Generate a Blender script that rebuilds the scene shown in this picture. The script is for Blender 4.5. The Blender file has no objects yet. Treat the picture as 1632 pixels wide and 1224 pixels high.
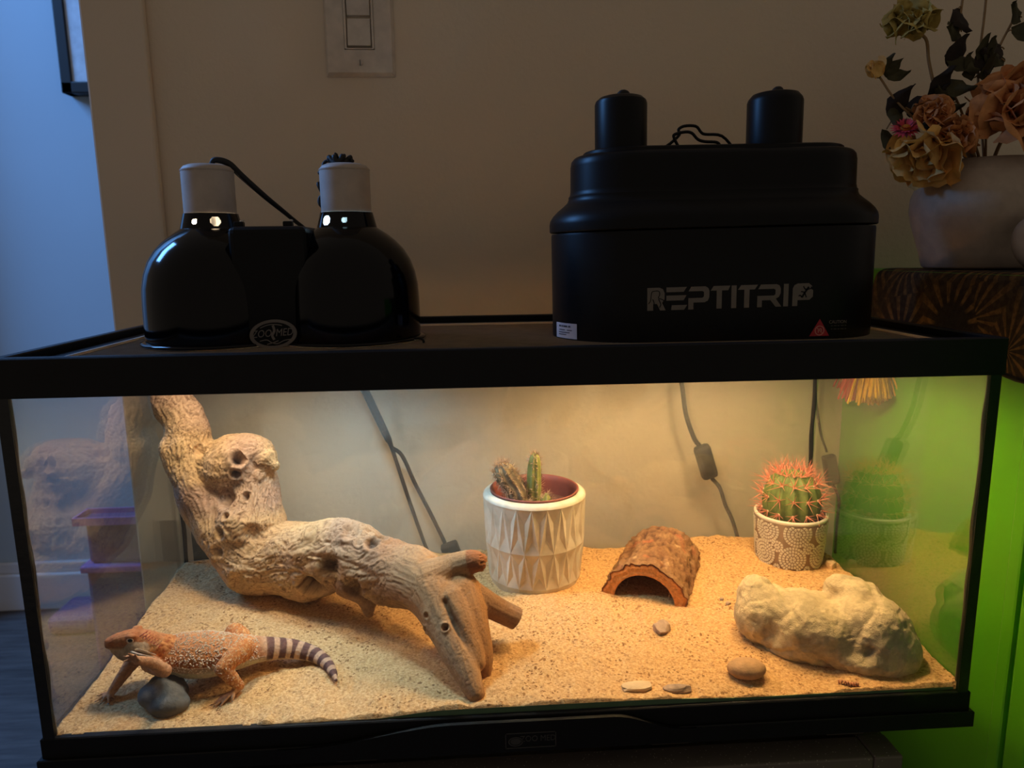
import bpy, bmesh, math, random
import numpy as np
from mathutils import Vector, Matrix
random.seed(4); rng = np.random.default_rng(7)
PI = math.pi
scene = bpy.context.scene
COL = scene.collection

# ------------------------------------------------------------------ camera
YAW, PIT, ROL = 0.0616, 0.1779, -0.0133
fw = Vector((math.sin(YAW)*math.cos(PIT), math.cos(YAW)*math.cos(PIT), -math.sin(PIT)))
r0 = Vector((math.cos(YAW), -math.sin(YAW), 0)); u0 = r0.cross(fw)
rt = math.cos(ROL)*r0 + math.sin(ROL)*u0
up = -math.sin(ROL)*r0 + math.cos(ROL)*u0
cam = bpy.data.cameras.new('camera'); camo = bpy.data.objects.new('camera', cam); COL.objects.link(camo)
M = Matrix((rt, up, -fw)).transposed().to_4x4(); M.translation = Vector((-0.0391, -0.5398, 0.4062))
camo.matrix_world = M
cam.sensor_width = 36; cam.lens = 1156/1632*36; cam.clip_start = 0.01
cam.dof.use_dof = True; cam.dof.focus_distance = 0.66; cam.dof.aperture_fstop = 9
scene.camera = camo

# ------------------------------------------------------------------ world, light, exposure
w = bpy.data.worlds.new('world'); scene.world = w; w.use_nodes = True
w.node_tree.nodes['Background'].inputs[0].default_value = (1.0, 0.83, 0.68, 1)
w.node_tree.nodes['Background'].inputs[1].default_value = 0.135
def area(name, loc, target, sx, sy, power, col):
    l = bpy.data.lights.new(name, 'AREA'); l.shape = 'RECTANGLE'; l.size = sx; l.size_y = sy; l.energy = power; l.color = col
    o = bpy.data.objects.new(name, l); COL.objects.link(o); o.location = loc
    o.rotation_euler = (Vector(target)-Vector(loc)).to_track_quat('-Z', 'Y').to_euler()
    return o
# daylight coming down the hallway behind the doorway
area('hall_daylight', (-2.1, 0.78, 1.75), (-0.95, 1.3, 0.55), 0.5, 0.9, 50, (0.15, 0.42, 1.0))
BULB_COOL, BULB_COOL2, BULB_WARM = ((1.0, 0.82, 0.58), 160), ((0.46, 0.76, 1.0), 205), ((1.0, 0.65, 0.30), 185)
scene.view_settings.view_transform = 'Standard'; scene.view_settings.look = 'None'
scene.view_settings.gamma = 1; scene.view_settings.use_curve_mapping = False
scene.view_settings.exposure = 0.0
scene.cycles.sample_clamp_indirect = 4; scene.cycles.max_bounces = 10; scene.cycles.transparent_max_bounces = 24
scene.cycles.caustics_reflective = False; scene.cycles.caustics_refractive = False

# ------------------------------------------------------------------ materials
def lin(r, g, b):
    f = lambda c: (c/255/12.92 if c/255 <= .04045 else ((c/255+.055)/1.055)**2.4)
    return (f(r), f(g), f(b), 1)
class NT:
    def __init__(s, name):
        s.m = bpy.data.materials.new(name); s.m.use_nodes = True; s.t = s.m.node_tree
        s.b = s.t.nodes['Principled BSDF']; s.out = s.t.nodes['Material Output']
    def n(s, typ, **kw):
        nd = s.t.nodes.new(typ)
        for k, v in kw.items():
            if k.startswith('i_'): nd.inputs[k[2:].replace('_', ' ')].default_value = v
            else: setattr(nd, k, v)
        return nd
    def l(s, a, b): s.t.links.new(a, b)
    def coord(s): return s.n('ShaderNodeTexCoord').outputs['Object']
    def noise(s, scale, detail=4, rough=.55, vec=None, dist=0):
        nd = s.n('ShaderNodeTexNoise'); nd.inputs['Scale'].default_value = scale; nd.inputs['Detail'].default_value = detail
        nd.inputs['Roughness'].default_value = rough; nd.inputs['Distortion'].default_value = dist
        s.l(vec if vec else s.coord(), nd.inputs['Vector']); return nd.outputs['Fac']
    def ramp(s, fac, stops):
        nd = s.n('ShaderNodeValToRGB'); e = nd.color_ramp.elements
        while len(e) < len(stops): e.new(.5)
        for x, (p, c) in zip(e, stops): x.position = p; x.color = c
        s.l(fac, nd.inputs['Fac']); return nd.outputs['Color']
    def mix(s, a, b, fac, mode='MIX'):
        nd = s.n('ShaderNodeMix', data_type='RGBA', blend_type=mode)
        for v, i in ((fac, 0), (a, 6), (b, 7)):
            if hasattr(v, 'is_linked') or hasattr(v, 'links'): s.l(v, nd.inputs[i])
            else: nd.inputs[i].default_value = v
        return nd.outputs[2]
    def bump(s, h, strength=.3, dist=.001):
        nd = s.n('ShaderNodeBump'); nd.inputs['Strength'].default_value = strength; nd.inputs['Distance'].default_value = dist
        s.l(h, nd.inputs['Height'])
        if s.b.inputs['Normal'].links: s.l(s.b.inputs['Normal'].links[0].from_socket, nd.inputs['Normal'])
        s.l(nd.outputs['Normal'], s.b.inputs['Normal'])
    def color(s, c):
        if isinstance(c, tuple): s.b.inputs['Base Color'].default_value = c
        else: s.l(c, s.b.inputs['Base Color'])
    def set(s, rough=.5, metal=0, spec=.5):
        s.b.inputs['Roughness'].default_value = rough; s.b.inputs['Metallic'].default_value = metal
        s.b.inputs['Specular IOR Level'].default_value = spec
def simple(name, c, rough=.5, metal=0, spec=.5, var=.12, scale=60, bump=0, bscale=400):
    k = NT(name); k.set(rough, metal, spec)
    d = tuple(x*(1-var) for x in c[:3])+(1,); e = tuple(min(1, x*(1+var)) for x in c[:3])+(1,)
    k.color(k.ramp(k.noise(scale), [(.3, d), (.7, e)]))
    if bump: k.bump(k.noise(bscale, 3), bump)
    return k.m
def emit(name, col, s):
    k = NT(name); e = k.n('ShaderNodeEmission'); e.inputs[0].default_value = (*col, 1); e.inputs[1].default_value = s
    k.l(e.outputs[0], k.out.inputs[0]); return k.m
def attr_mat(name, rough=.8, spec=.3, var=.25, scale=300, bumps=()):
    k = NT(name); k.set(rough, 0, spec)
    a = k.n('ShaderNodeVertexColor'); a.layer_name = 'Col'
    g = k.ramp(k.noise(scale, 5, .6), [(.25, (1-var,)*3+(1,)), (.75, (1+var*.4,)*3+(1,))])
    k.color(k.mix(a.outputs['Color'], g, 1.0, 'MULTIPLY'))
    for sc, st, di in bumps: k.bump(k.noise(sc, 4, .6), st, di)
    return k.m
def glass_mat(name, tint, smear, seed, f0=.04):
    # thin clear pane: see-through plus Schlick mirror reflection, with a film of dust smears
    k = NT(name); k.t.nodes.remove(k.b)
    geo = k.n('ShaderNodeNewGeometry')
    dot = k.n('ShaderNodeVectorMath', operation='DOT_PRODUCT'); k.l(geo.outputs['Incoming'], dot.inputs[0]); k.l(geo.outputs['Normal'], dot.inputs[1])
    ab = k.n('ShaderNodeMath', operation='ABSOLUTE'); k.l(dot.outputs['Value'], ab.inputs[0])
    om = k.n('ShaderNodeMath', operation='SUBTRACT'); om.inputs[0].default_value = 1; k.l(ab.outputs[0], om.inputs[1])
    pw = k.n('ShaderNodeMath', operation='POWER'); k.l(om.outputs[0], pw.inputs[0]); pw.inputs[1].default_value = 5
    ma = k.n('ShaderNodeMath', operation='MULTIPLY_ADD'); k.l(pw.outputs[0], ma.inputs[0]); ma.inputs[1].default_value = 1-f0; ma.inputs[2].default_value = f0
    tr = k.n('ShaderNodeBsdfTransparent'); tr.inputs[0].default_value = tint
    gl = k.n('ShaderNodeBsdfGlossy'); gl.inputs['Roughness'].default_value = 0.0; gl.inputs['Color'].default_value = (1, 1, 1, 1)
    m1 = k.n('ShaderNodeMixShader'); k.l(ma.outputs[0], m1.inputs[0]); k.l(tr.outputs[0], m1.inputs[1]); k.l(gl.outputs[0], m1.inputs[2])
    mp = k.n('ShaderNodeMapping'); mp.inputs['Location'].default_value = (seed, seed*2, seed*3); k.l(k.coord(), mp.inputs['Vector'])
    big = k.noise(7, 3, .5, mp.outputs[0], 1.2)
    r1 = k.ramp(big, [(.45, (0, 0, 0, 1)), (.50, (1, 1, 1, 1))])
    mp2 = k.n('ShaderNodeMapping'); mp2.inputs['Scale'].default_value = (40, 40, 260); mp2.inputs['Rotation'].default_value = (.3, .5, .2); k.l(mp.outputs[0], mp2.inputs['Vector'])
    st = k.ramp(k.noise(1, 4, .6, mp2.outputs[0], .4), [(.56, (0, 0, 0, 1)), (.75, (1, 1, 1, 1))])
    vo = k.n('ShaderNodeTexVoronoi'); vo.inputs['Scale'].default_value = 190; k.l(mp.outputs[0], vo.inputs['Vector'])
    sp = k.ramp(vo.outputs['Distance'], [(.05, (1, 1, 1, 1)), (.12, (0, 0, 0, 1))])
    spm = k.ramp(k.noise(16, 2, .5, mp.outputs[0]), [(.55, (0, 0, 0, 1)), (.68, (1, 1, 1, 1))])
    spots = k.mix((0, 0, 0, 1), sp, spm, 'MIX')
    f = k.mix(r1, st, .35, 'MIX'); 
    f2 = k.n('ShaderNodeMath', operation='MULTIPLY_ADD'); k.l(f, f2.inputs[0]); f2.inputs[1].default_value = smear; f2.inputs[2].default_value = smear*.35
    f3 = k.n('ShaderNodeMath', operation='MULTIPLY_ADD'); k.l(spots, f3.inputs[0]); f3.inputs[1].default_value = min(.3, smear*4); k.l(f2.outputs[0], f3.inputs[2])
    di = k.n('ShaderNodeBsdfDiffuse'); di.inputs[0].default_value = (.75, .76, .74, 1)
    m2 = k.n('ShaderNodeMixShader'); k.l(f3.outputs[0], m2.inputs[0]); k.l(m1.outputs[0], m2.inputs[1]); k.l(di.outputs[0], m2.inputs[2])
    k.l(m2.outputs[0], k.out.inputs[0]); return k.m

MT = {}
MT['black_plastic'] = simple('black_plastic', lin(20, 20, 21), .42, spec=.22, bump=.15, bscale=900)
MT['black_satin'] = simple('black_satin', lin(12, 12, 13), .38, spec=.2)
MT['black_gloss'] = simple('black_gloss', lin(4, 4, 6), .10, spec=.28)
MT['black_rubber'] = simple('black_rubber', lin(20, 19, 19), .6)
MT['silicone'] = simple('silicone', lin(16, 17, 17), .35, bump=.4, bscale=120)
MT['reflector'] = simple('reflector', lin(235, 235, 232), .5)
MT['socket_tan'] = simple('socket_tan', lin(186, 172, 160), .55)
MT['grey_print'] = simple('grey_print', lin(120, 112, 104), .6)
MT['dim_print'] = simple('dim_print', lin(62, 60, 58), .5)
MT['sticker'] = simple('sticker', lin(205, 198, 198), .6)
MT['print_dark'] = simple('print_dark', lin(75, 70, 72), .6)
MT['red_print'] = simple('red_print', lin(190, 45, 60), .5)
MT['pink_print'] = simple('pink_print', lin(220, 150, 140), .5)
MT['spline'] = simple('spline', lin(205, 195, 180), .5)
MT['metal'] = simple('metal', lin(190, 185, 180), .3, 1)
MT['wire'] = simple('wire', lin(128, 114, 96), .5)
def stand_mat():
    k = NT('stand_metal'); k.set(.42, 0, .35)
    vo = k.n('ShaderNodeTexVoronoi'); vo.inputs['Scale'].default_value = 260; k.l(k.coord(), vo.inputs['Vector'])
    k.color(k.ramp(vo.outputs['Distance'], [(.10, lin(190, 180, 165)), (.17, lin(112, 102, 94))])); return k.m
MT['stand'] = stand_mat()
MT['switch'] = simple('switch', lin(214, 202, 188), .4)
MT['mat_board'] = simple('mat_board', lin(215, 222, 230), .7)
MT['frame_black'] = simple('frame_black', lin(18, 18, 20), .5)
MT['vase'] = simple('vase', lin(178, 162, 146), .75, bump=.15, bscale=300)
MT['ring'] = simple('ring', lin(170, 155, 146), .7)
MT['terracotta'] = simple('terracotta', lin(126, 66, 54), .5)
MT['soil'] = simple('soil', lin(92, 58, 46), .95, bump=1, bscale=300, var=.4, scale=400)
MT['stem'] = simple('stem', lin(150, 120, 80), .8)
MT['leaf'] = simple('leaf', lin(62, 58, 32), .8, var=.35, scale=80)
MT['leaf_dark'] = simple('leaf_dark', lin(44, 34, 26), .85, var=.3, scale=80)
MT['cardboard'] = simple('cardboard', lin(120, 116, 112), .8)
MT['dark_label'] = simple('dark_label', lin(52, 44, 36), .7, var=.5, scale=150)
MT['purple'] = simple('purple', lin(176, 122, 184), .6)
MT['purple_dark'] = simple('purple_dark', lin(118, 84, 128), .7)
MT['red_yarn'] = simple('red_yarn', lin(205, 62, 66), .9, var=.2, scale=300)
MT['yellow_yarn'] = simple('yellow_yarn', lin(240, 178, 30), .9, var=.2, scale=300)
MT['green'] = simple('green', lin(92, 172, 24), .42, var=.05, scale=8)
MT['glass_edge'] = simple('glass_edge', lin(92, 118, 84), .3)
MT['eye'] = simple('eye', lin(30, 16, 10), .12)
MT['claw'] = simple('claw', lin(70, 50, 40), .5)
MT['spine_pale'] = simple('spine_pale', lin(240, 214, 180), .7)
MT['spine_pink'] = simple('spine_pink', lin(236, 150, 126), .6, var=.25, scale=90)
MT['spine_fuzz'] = simple('spine_fuzz', lin(190, 158, 128), .8, var=.3, scale=200)
MT['brick_white'] = simple('brick_white', lin(240, 232, 215), .5)
MT['pot_grey'] = simple('pot_grey', lin(150, 128, 108), .7)
MT['bulb_cool'] = emit('bulb_cool', *BULB_COOL)
MT['bulb_cool2'] = emit('bulb_cool2', *BULB_COOL2)
MT['bulb_warm'] = emit('bulb_warm', *BULB_WARM)
MT['glass_side'] = glass_mat('glass_side', (.93, .96, .945, 1), .010, 1.3, .12)
MT['glass_back'] = glass_mat('glass_back', (.97, .98, .97, 1), .075, 4.1)
MT['glass_front'] = glass_mat('glass_front', (.975, .985, .98, 1), .003, 7.7)

def wall_mat(name, c, b=.35):
    k = NT(name); k.set(.85, 0, .25)
    k.color(k.ramp(k.noise(3, 3), [(.3, tuple(x*.95 for x in c[:3])+(1,)), (.7, c)]))
    k.bump(k.noise(170, 3, .5), b, .0015); return k.m
MT['wall'] = wall_mat('wall', lin(230, 214, 192)); MT['trim'] = wall_mat('trim', lin(230, 214, 194), .08)
MT['hall'] = wall_mat('hall', lin(196, 214, 226), .1); MT['base'] = wall_mat('base', lin(235, 236, 238), .05)
def floor_mat():
    k = NT('dark_floor'); k.set(.45)
    mp = k.n('ShaderNodeMapping'); mp.inputs['Scale'].default_value = (2, 22, 2); k.l(k.coord(), mp.inputs['Vector'])
    k.color(k.ramp(k.noise(4, 6, .6, mp.outputs[0]), [(.3, lin(62, 56, 54)), (.7, lin(98, 90, 86))])); return k.m
MT['floor'] = floor_mat()
def sand_mat():
    k = NT('sand'); k.set(.95, 0, .15)
    base = k.ramp(k.noise(420, 4, .65), [(.28, lin(178, 132, 84)), (.5, lin(218, 172, 116)), (.72, lin(240, 202, 146))])
    vo = k.n('ShaderNodeTexVoronoi'); vo.inputs['Scale'].default_value = 520; k.l(k.coord(), vo.inputs['Vector'])
    pick = k.n('ShaderNodeSeparateColor'); k.l(vo.outputs['Color'], pick.inputs[0])
    dk = k.ramp(pick.outputs[0], [(.86, (1, 1, 1, 1)), (.9, (.42, .34, .28, 1))])
    zone = k.ramp(k.noise(28, 3), [(.4, (.25,)*3+(1,)), (.62, (1,)*3+(1,))])
    sp = k.mix((1, 1, 1, 1), dk, zone)
    k.color(k.mix(base, sp, 1.0, 'MULTIPLY'))
    k.bump(k.noise(650, 3, .7), .9, .0012); k.bump(k.noise(140, 3, .6), .5, .0025); return k.m
MT['sand'] = sand_mat()
def cloth_mat():
    k = NT('patterned_cloth'); k.set(.9)
    vo = k.n('ShaderNodeTexVoronoi'); vo.inputs['Scale'].default_value = 11; vo.inputs['Randomness'].default_value = .55; k.l(k.coord(), vo.inputs['Vector'])
    wv = k.noise(160, 2); 
    ring = k.ramp(vo.outputs['Distance'], [(.0, lin(120, 92, 56)), (.22, lin(40, 34, 32)), (.40, lin(42, 36, 32)), (.44, lin(122, 90, 50)), (.7, lin(84, 64, 42)), (1, lin(58, 46, 34))])
    dots = k.ramp(wv, [(.42, (.35, .3, .28, 1)), (.6, (1, 1, 1, 1))])
    sub = k.n('ShaderNodeVectorMath', operation='SUBTRACT'); k.l(k.coord(), sub.inputs[0]); k.l(vo.outputs['Position'], sub.inputs[1])
    sp_ = k.n('ShaderNodeSeparateXYZ'); k.l(sub.outputs[0], sp_.inputs[0])
    at = k.n('ShaderNodeMath', operation='ARCTAN2'); k.l(sp_.outputs['Z'], at.inputs[0]); k.l(sp_.outputs['Y'], at.inputs[1])
    ml = k.n('ShaderNodeMath', operation='MULTIPLY'); k.l(at.outputs[0], ml.inputs[0]); ml.inputs[1].default_value = 16
    sn = k.n('ShaderNodeMath', operation='SINE'); k.l(ml.outputs[0], sn.inputs[0])
    rays = k.ramp(sn.outputs[0], [(.2, lin(44, 36, 30)), (.6, lin(140, 104, 58))])
    zone = k.ramp(vo.outputs['Distance'], [(.36, (0, 0, 0, 1)), (.40, (1, 1, 1, 1)), (.75, (.25, .25, .25, 1))])
    ring = k.mix(ring, rays, zone)
    k.color(k.mix(ring, dots, .7, 'MULTIPLY')); k.bump(k.noise(900, 2), .5); return k.m
MT['cloth'] = cloth_mat()
MT['wood'] = attr_mat('driftwood', .85, .2, .14, 300, [(700, .35, .0008)])
MT['rock'] = attr_mat('pale_rock', .92, .15, .22, 260, [(300, .6, .0018), (900, .5, .001)])
MT['skin'] = attr_mat('dragon_skin', .75, .25, .35, 420, [(1100, .5, .0006)])
MT['bark'] = attr_mat('bark', .95, .1, .4, 350, [(500, .8, .002)])
MT['stone_grey'] = simple('stone_grey', lin(98, 92, 84), .8, spec=.3, var=.35, scale=70, bump=.5)
MT['pebble'] = simple('pebble', lin(186, 146, 104), .8, var=.15, scale=200, bump=.5, bscale=700)
MT['shard'] = simple('shard', lin(176, 148, 124), .85, var=.25, scale=160, bump=.5)
MT['shard_pale'] = simple('shard_pale', lin(232, 200, 156), .9, var=.1, bump=.5)
MT['worm'] = simple('worm', lin(196, 132, 92), .5)
MT['cactus'] = simple('cactus', lin(104, 122, 62), .65, var=.3, scale=120, bump=.3)
MT['cactus_pale'] = simple('cactus_pale', lin(136, 140, 74), .65, var=.25, scale=120)
MT['cactus_grey'] = simple('cactus_grey', lin(132, 116, 88), .8, var=.3, scale=120)
MT['rose_peach'] = simple('rose_peach', lin(206, 142, 88), .8, var=.3, scale=60, bump=.4, bscale=200)
MT['rose_cream'] = simple('rose_cream', lin(238, 188, 112), .8, var=.25, scale=60, bump=.5, bscale=200)
MT['rose_yellow'] = simple('rose_yellow', lin(190, 168, 92), .8, var=.3, scale=60, bump=.4, bscale=200)
MT['straw_pink'] = simple('straw_pink', lin(214, 74, 92), .7, var=.3, scale=90)
MT['straw_dark'] = simple('straw_dark', lin(110, 36, 50), .7, var=.3, scale=90)
MT['straw_core'] = simple('straw_core', lin(196, 120, 40), .9)
def pot_mat():
    k = NT('white_glaze_pot'); k.set(.6, 0, .3)
    k.color(k.ramp(k.noise(38, 4), [(.3, lin(196, 180, 152)), (.55, lin(224, 212, 190)), (.75, lin(238, 230, 212))]))
    k.bump(k.noise(500, 3), .2); return k.m
MT['pot_white'] = pot_mat()

# ------------------------------------------------------------------ helpers
def root_of(o): return Vector(o['_org']) if '_org' in o else Vector((0, 0, 0))
def thing(name, label, cat, loc=(0, 0, 0), group=None):
    o = bpy.data.objects.new(name, None); COL.objects.link(o); o.location = loc; o.empty_display_size = .02
    o['label'] = label; o['category'] = cat
    if group: o['group'] = group
    return o
def tag(o, label, cat, group=None):
    o['label'] = label; o['category'] = cat
    if group: o['group'] = group
    return o
def worldloc(o):
    v = Vector(o.location)
    while o.parent: o = o.parent; v = v + o.location
    return v
def obj(name, vf, mat, parent=None, smooth=False, label=None, kind=None, col=None, sharp=None):
    """verts and faces in world coordinates; linked as one mesh object whose origin is its parent's base (or the mesh's base)"""
    V = np.asarray(vf[0], dtype=float).reshape(-1, 3); F = vf[1]
    me = bpy.data.meshes.new(name)
    org = np.array(worldloc(parent)) if parent else np.array([V[:, 0].mean(), V[:, 1].mean(), V[:, 2].min()])
    me.from_pydata((V-org).tolist(), [], F if isinstance(F, list) else F.tolist()); me.update()
    mats = mat if isinstance(mat, (list, tuple)) else [mat]
    for m in mats: me.materials.append(MT[m])
    if smooth: me.shade_smooth()
    if sharp is not None:
        me.shade_smooth()
        bm = bmesh.new(); bm.from_mesh(me)
        for e in bm.edges:
            if len(e.link_faces) == 2 and e.calc_face_angle(0) > sharp: e.smooth = False
        bm.to_mesh(me); bm.free()
    if col is not None:
        a = me.color_attributes.new('Col', 'FLOAT_COLOR', 'POINT')
        a.data.foreach_set('color', np.c_[col, np.ones(len(col))].astype(np.float32).ravel())
    o = bpy.data.objects.new(name, me); COL.objects.link(o)
    if parent: o.parent = parent
    else: o.location = org
    if label: o['label'] = label
    if kind: o['kind'] = kind
    return o
def join(*parts):
    V = []; F = []; n = 0
    for v, f in parts:
        v = np.asarray(v, float).reshape(-1, 3); V.append(v)
        F += [[i+n for i in q] for q in (f if isinstance(f, list) else f.tolist())]; n += len(v)
    return np.concatenate(V), F
def box(x0, x1, y0, y1, z0, z1):
    V = [(x, y, z) for z in (z0, z1) for y in (y0, y1) for x in (x0, x1)]
    return np.array(V, float), [[0, 2, 3, 1], [4, 5, 7, 6], [0, 1, 5, 4], [1, 3, 7, 5], [3, 2, 6, 7], [2, 0, 4, 6]]
def bbox(x0, x1, y0, y1, z0, z1, b=.002, seg=2):
    bm = bmesh.new(); vs = box(x0, x1, y0, y1, z0, z1)
    bv = [bm.verts.new(v) for v in vs[0]]
    for f in vs[1]: bm.faces.new([bv[i] for i in f])
    bmesh.ops.bevel(bm, geom=bm.edges[:], offset=b, segments=seg, affect='EDGES', profile=.5)
    return bm2(bm)
def bm2(bm):
    bm.verts.index_update(); V = np.array([v.co[:] for v in bm.verts]); F = [[v.index for v in f.verts] for f in bm.faces]; bm.free(); return V, F
def ring_frame(x0, x1, y0, y1, z0, z1, t):
    """four mitred bars around a rectangle as one solid"""
    o = [(x0, y0), (x1, y0), (x1, y1), (x0, y1)]; i = [(x0+t, y0+t), (x1-t, y0+t), (x1-t, y1-t), (x0+t, y1-t)]
    V = [(*p, z) for z in (z0, z1) for q in (o, i) for p in q]; F = []
    for a in range(4):
        b = (a+1) % 4
        F += [[a, b, b+8, a+8], [a+4, a+12, b+12, b+4], [a+8, b+8, b+12, a+12], [a, a+4, b+4, b]]
    return np.array(V, float), F
def lathe(prof, n=48, c=(0, 0, 0), caps=True, rmod=None, holes=None):
    """prof: (radius, z) list; rmod(angle, z)->factor; holes: list of (angle, z, radius)"""
    V = []; F = []
    A = np.arange(n)*2*PI/n
    for r, z in prof:
        for a in A:
            k = rmod(a, z) if rmod else 1
            V.append((c[0]+r*k*math.cos(a), c[1]+r*k*math.sin(a), c[2]+z))
    for j in range(len(prof)-1):
        for i in range(n):
            q = [j*n+i, j*n+(i+1) % n, (j+1)*n+(i+1) % n, (j+1)*n+i]
            if holes:
                m = np.mean([V[t] for t in q], axis=0); am = math.atan2(m[1]-c[1], m[0]-c[0]); rm = math.hypot(m[1]-c[1], m[0]-c[0])
                if any(math.hypot(rm*math.remainder(am-ha, 2*PI), m[2]-hz) < hr for ha, hz, hr in holes): continue
            F.append(q)
    if caps:
        if prof[0][0] > 1e-6: F.append(list(range(n))[::-1])
        if prof[-1][0] > 1e-6: F.append([(len(prof)-1)*n+i for i in range(n)])
    return np.array(V), F
def catmull(P, n):
    P = np.asarray(P, float); out = []
    Q = np.vstack([2*P[0]-P[1], P, 2*P[-1]-P[-2]])
    for i in range(1, len(Q)-2):
        a, b, c, d = Q[i-1], Q[i], Q[i+1], Q[i+2]
        for t in np.arange(n)/n:
            out.append(.5*((2*b)+(-a+c)*t+(2*a-5*b+4*c-d)*t*t+(-a+3*b-3*c+d)*t**3))
    out.append(P[-1]); return np.array(out)
def tube(P, r, n=10, sub=0, flat=None, closed=False):
    """sweep a circle along P (x,y,z[,radius]); flat=(axis vector, factor) squashes the section along the axis"""
    P = np.asarray(P, float)
    if P.shape[1] == 3: P = np.c_[P, np.full(len(P), r) if np.isscalar(r) else np.asarray(r)]
    if sub: P = catmull(P, sub); P[:, 3] = np.maximum(P[:, 3], 1e-5)
    X = P[:, :3]; T = np.gradient(X, axis=0); T /= np.linalg.norm(T, axis=1)[:, None]+1e-12
    u = np.cross(T[0], [0, 0, 1]); u = u if np.linalg.norm(u) > .1 else np.cross(T[0], [1, 0, 0]); u /= np.linalg.norm(u)
    V = []; A = np.arange(n)*2*PI/n
    for i in range(len(X)):
        u = u-T[i]*(u@T[i]); u /= np.linalg.norm(u); v = np.cross(T[i], u)
        ringv = X[i]+P[i, 3]*(np.cos(A)[:, None]*u+np.sin(A)[:, None]*v)
        if flat is not None:
            ax = np.array(flat[0], float); d = (ringv-X[i])@ax; ringv = ringv+np.outer(d*(flat[1]-1), ax)
        V.append(ringv)
    m = len(X); F = [[j*n+i, j*n+(i+1) % n, (j+1)*n+(i+1) % n, (j+1)*n+i] for j in range(m-1) for i in range(n)]
    V = np.concatenate(V)
    F += [list(range(n))[::-1], [(m-1)*n+i for i in range(n)]]
    return V, F
def capsule(P, n=14, sub=4, flat=None, blunt=False):
    """tube with rounded ends, for unions"""
    P = np.asarray(P, float); P = catmull(P, sub)
    t0 = P[0, :3]-P[1, :3]; t0 /= np.linalg.norm(t0); t1 = P[-1, :3]-P[-2, :3]; t1 /= np.linalg.norm(t1)
    pre = [np.r_[P[0, :3]+t0*P[0, 3]*math.sin(a), P[0, 3]*max(math.cos(a), .02)] for a in (1.5, 1.1, .6)]
    post = [np.r_[P[-1, :3]+t1*P[-1, 3]*math.sin(a), P[-1, 3]*max(math.cos(a), .02)] for a in (.6, 1.1, 1.5)]
    if blunt: post = []
    return tube(np.vstack([pre, P]+([post] if post else [])), 0, n, 0, flat)
def ellipsoid(c, r, rot=(0, 0, 0), n=20, m=12):
    V = []; F = []
    for j in range(1, m):
        th = PI*j/m
        for i in range(n): V.append((math.sin(th)*math.cos(2*PI*i/n), math.sin(th)*math.sin(2*PI*i/n), -math.cos(th)))
    V += [(0, 0, -1), (0, 0, 1)]; V = np.array(V)*np.array(r)
    R = np.array(Matrix.Rotation(rot[2], 3, 'Z') @ Matrix.Rotation(rot[1], 3, 'Y') @ Matrix.Rotation(rot[0], 3, 'X'))
    V = V@R.T+np.array(c)
    for j in range(m-2):
        for i in range(n): F.append([j*n+i, j*n+(i+1) % n, (j+1)*n+(i+1) % n, (j+1)*n+i])
    b = (m-1)*n
    for i in range(n): F.append([b, (i+1) % n, i]); F.append([b+1, (m-2)*n+i, (m-2)*n+(i+1) % n])
    return V, F
def union(parts, voxel, smooth=4):
    V, F = join(*parts)
    me = bpy.data.meshes.new('tmp'); me.from_pydata(V.tolist(), [], F); o = bpy.data.objects.new('tmp', me); COL.objects.link(o)
    m = o.modifiers.new('r', 'REMESH'); m.mode = 'VOXEL'; m.voxel_size = voxel
    if smooth: s = o.modifiers.new('s', 'SMOOTH'); s.iterations = smooth; s.factor = .5
    dg = bpy.context.evaluated_depsgraph_get(); e = o.evaluated_get(dg).to_mesh()
    n = len(e.vertices); V = np.empty(n*3); e.vertices.foreach_get('co', V); N = np.empty(n*3); e.vertex_normals.foreach_get('vector', N)
    F = [list(p.vertices) for p in e.polygons]
    o.evaluated_get(dg).to_mesh_clear(); bpy.data.objects.remove(o); bpy.data.meshes.remove(me)
    return V.reshape(-1, 3), F, N.reshape(-1, 3)
def vnoise(P):
    P = np.asarray(P, float); I = np.floor(P).astype(np.int64); f = P-I; u = f*f*(3-2*f)
    def h(i, j, k):
        n = (i*374761393+j*668265263+k*2147483647+k*1274126177) & 0xffffffff
        n = ((n ^ (n >> 13))*1274126177) & 0xffffffff; n = (n ^ (n >> 16)) & 0xffff
        return n/32767.5-1
    r = 0
    for a in (0, 1):
        for b in (0, 1):
            for c in (0, 1):
                wgt = (u[:, 0] if a else 1-u[:, 0])*(u[:, 1] if b else 1-u[:, 1])*(u[:, 2] if c else 1-u[:, 2])
                r = r+wgt*h(I[:, 0]+a, I[:, 1]+b, I[:, 2]+c)
    return r
def fbm(P, o=3):
    r = 0; a = 1
    for i in range(o): r = r+a*vnoise(P*2**i+i*17.3); a *= .5
    return r
def mixc(a, b, t): t = np.clip(t, 0, 1)[:, None]; return np.asarray(a)*(1-t)+np.asarray(b)*t
def L3(r, g, b): return np.array(lin(r, g, b)[:3])
def sstep(a, b, x): t = np.clip((x-a)/(b-a), 0, 1); return t*t*(3-2*t)
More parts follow.
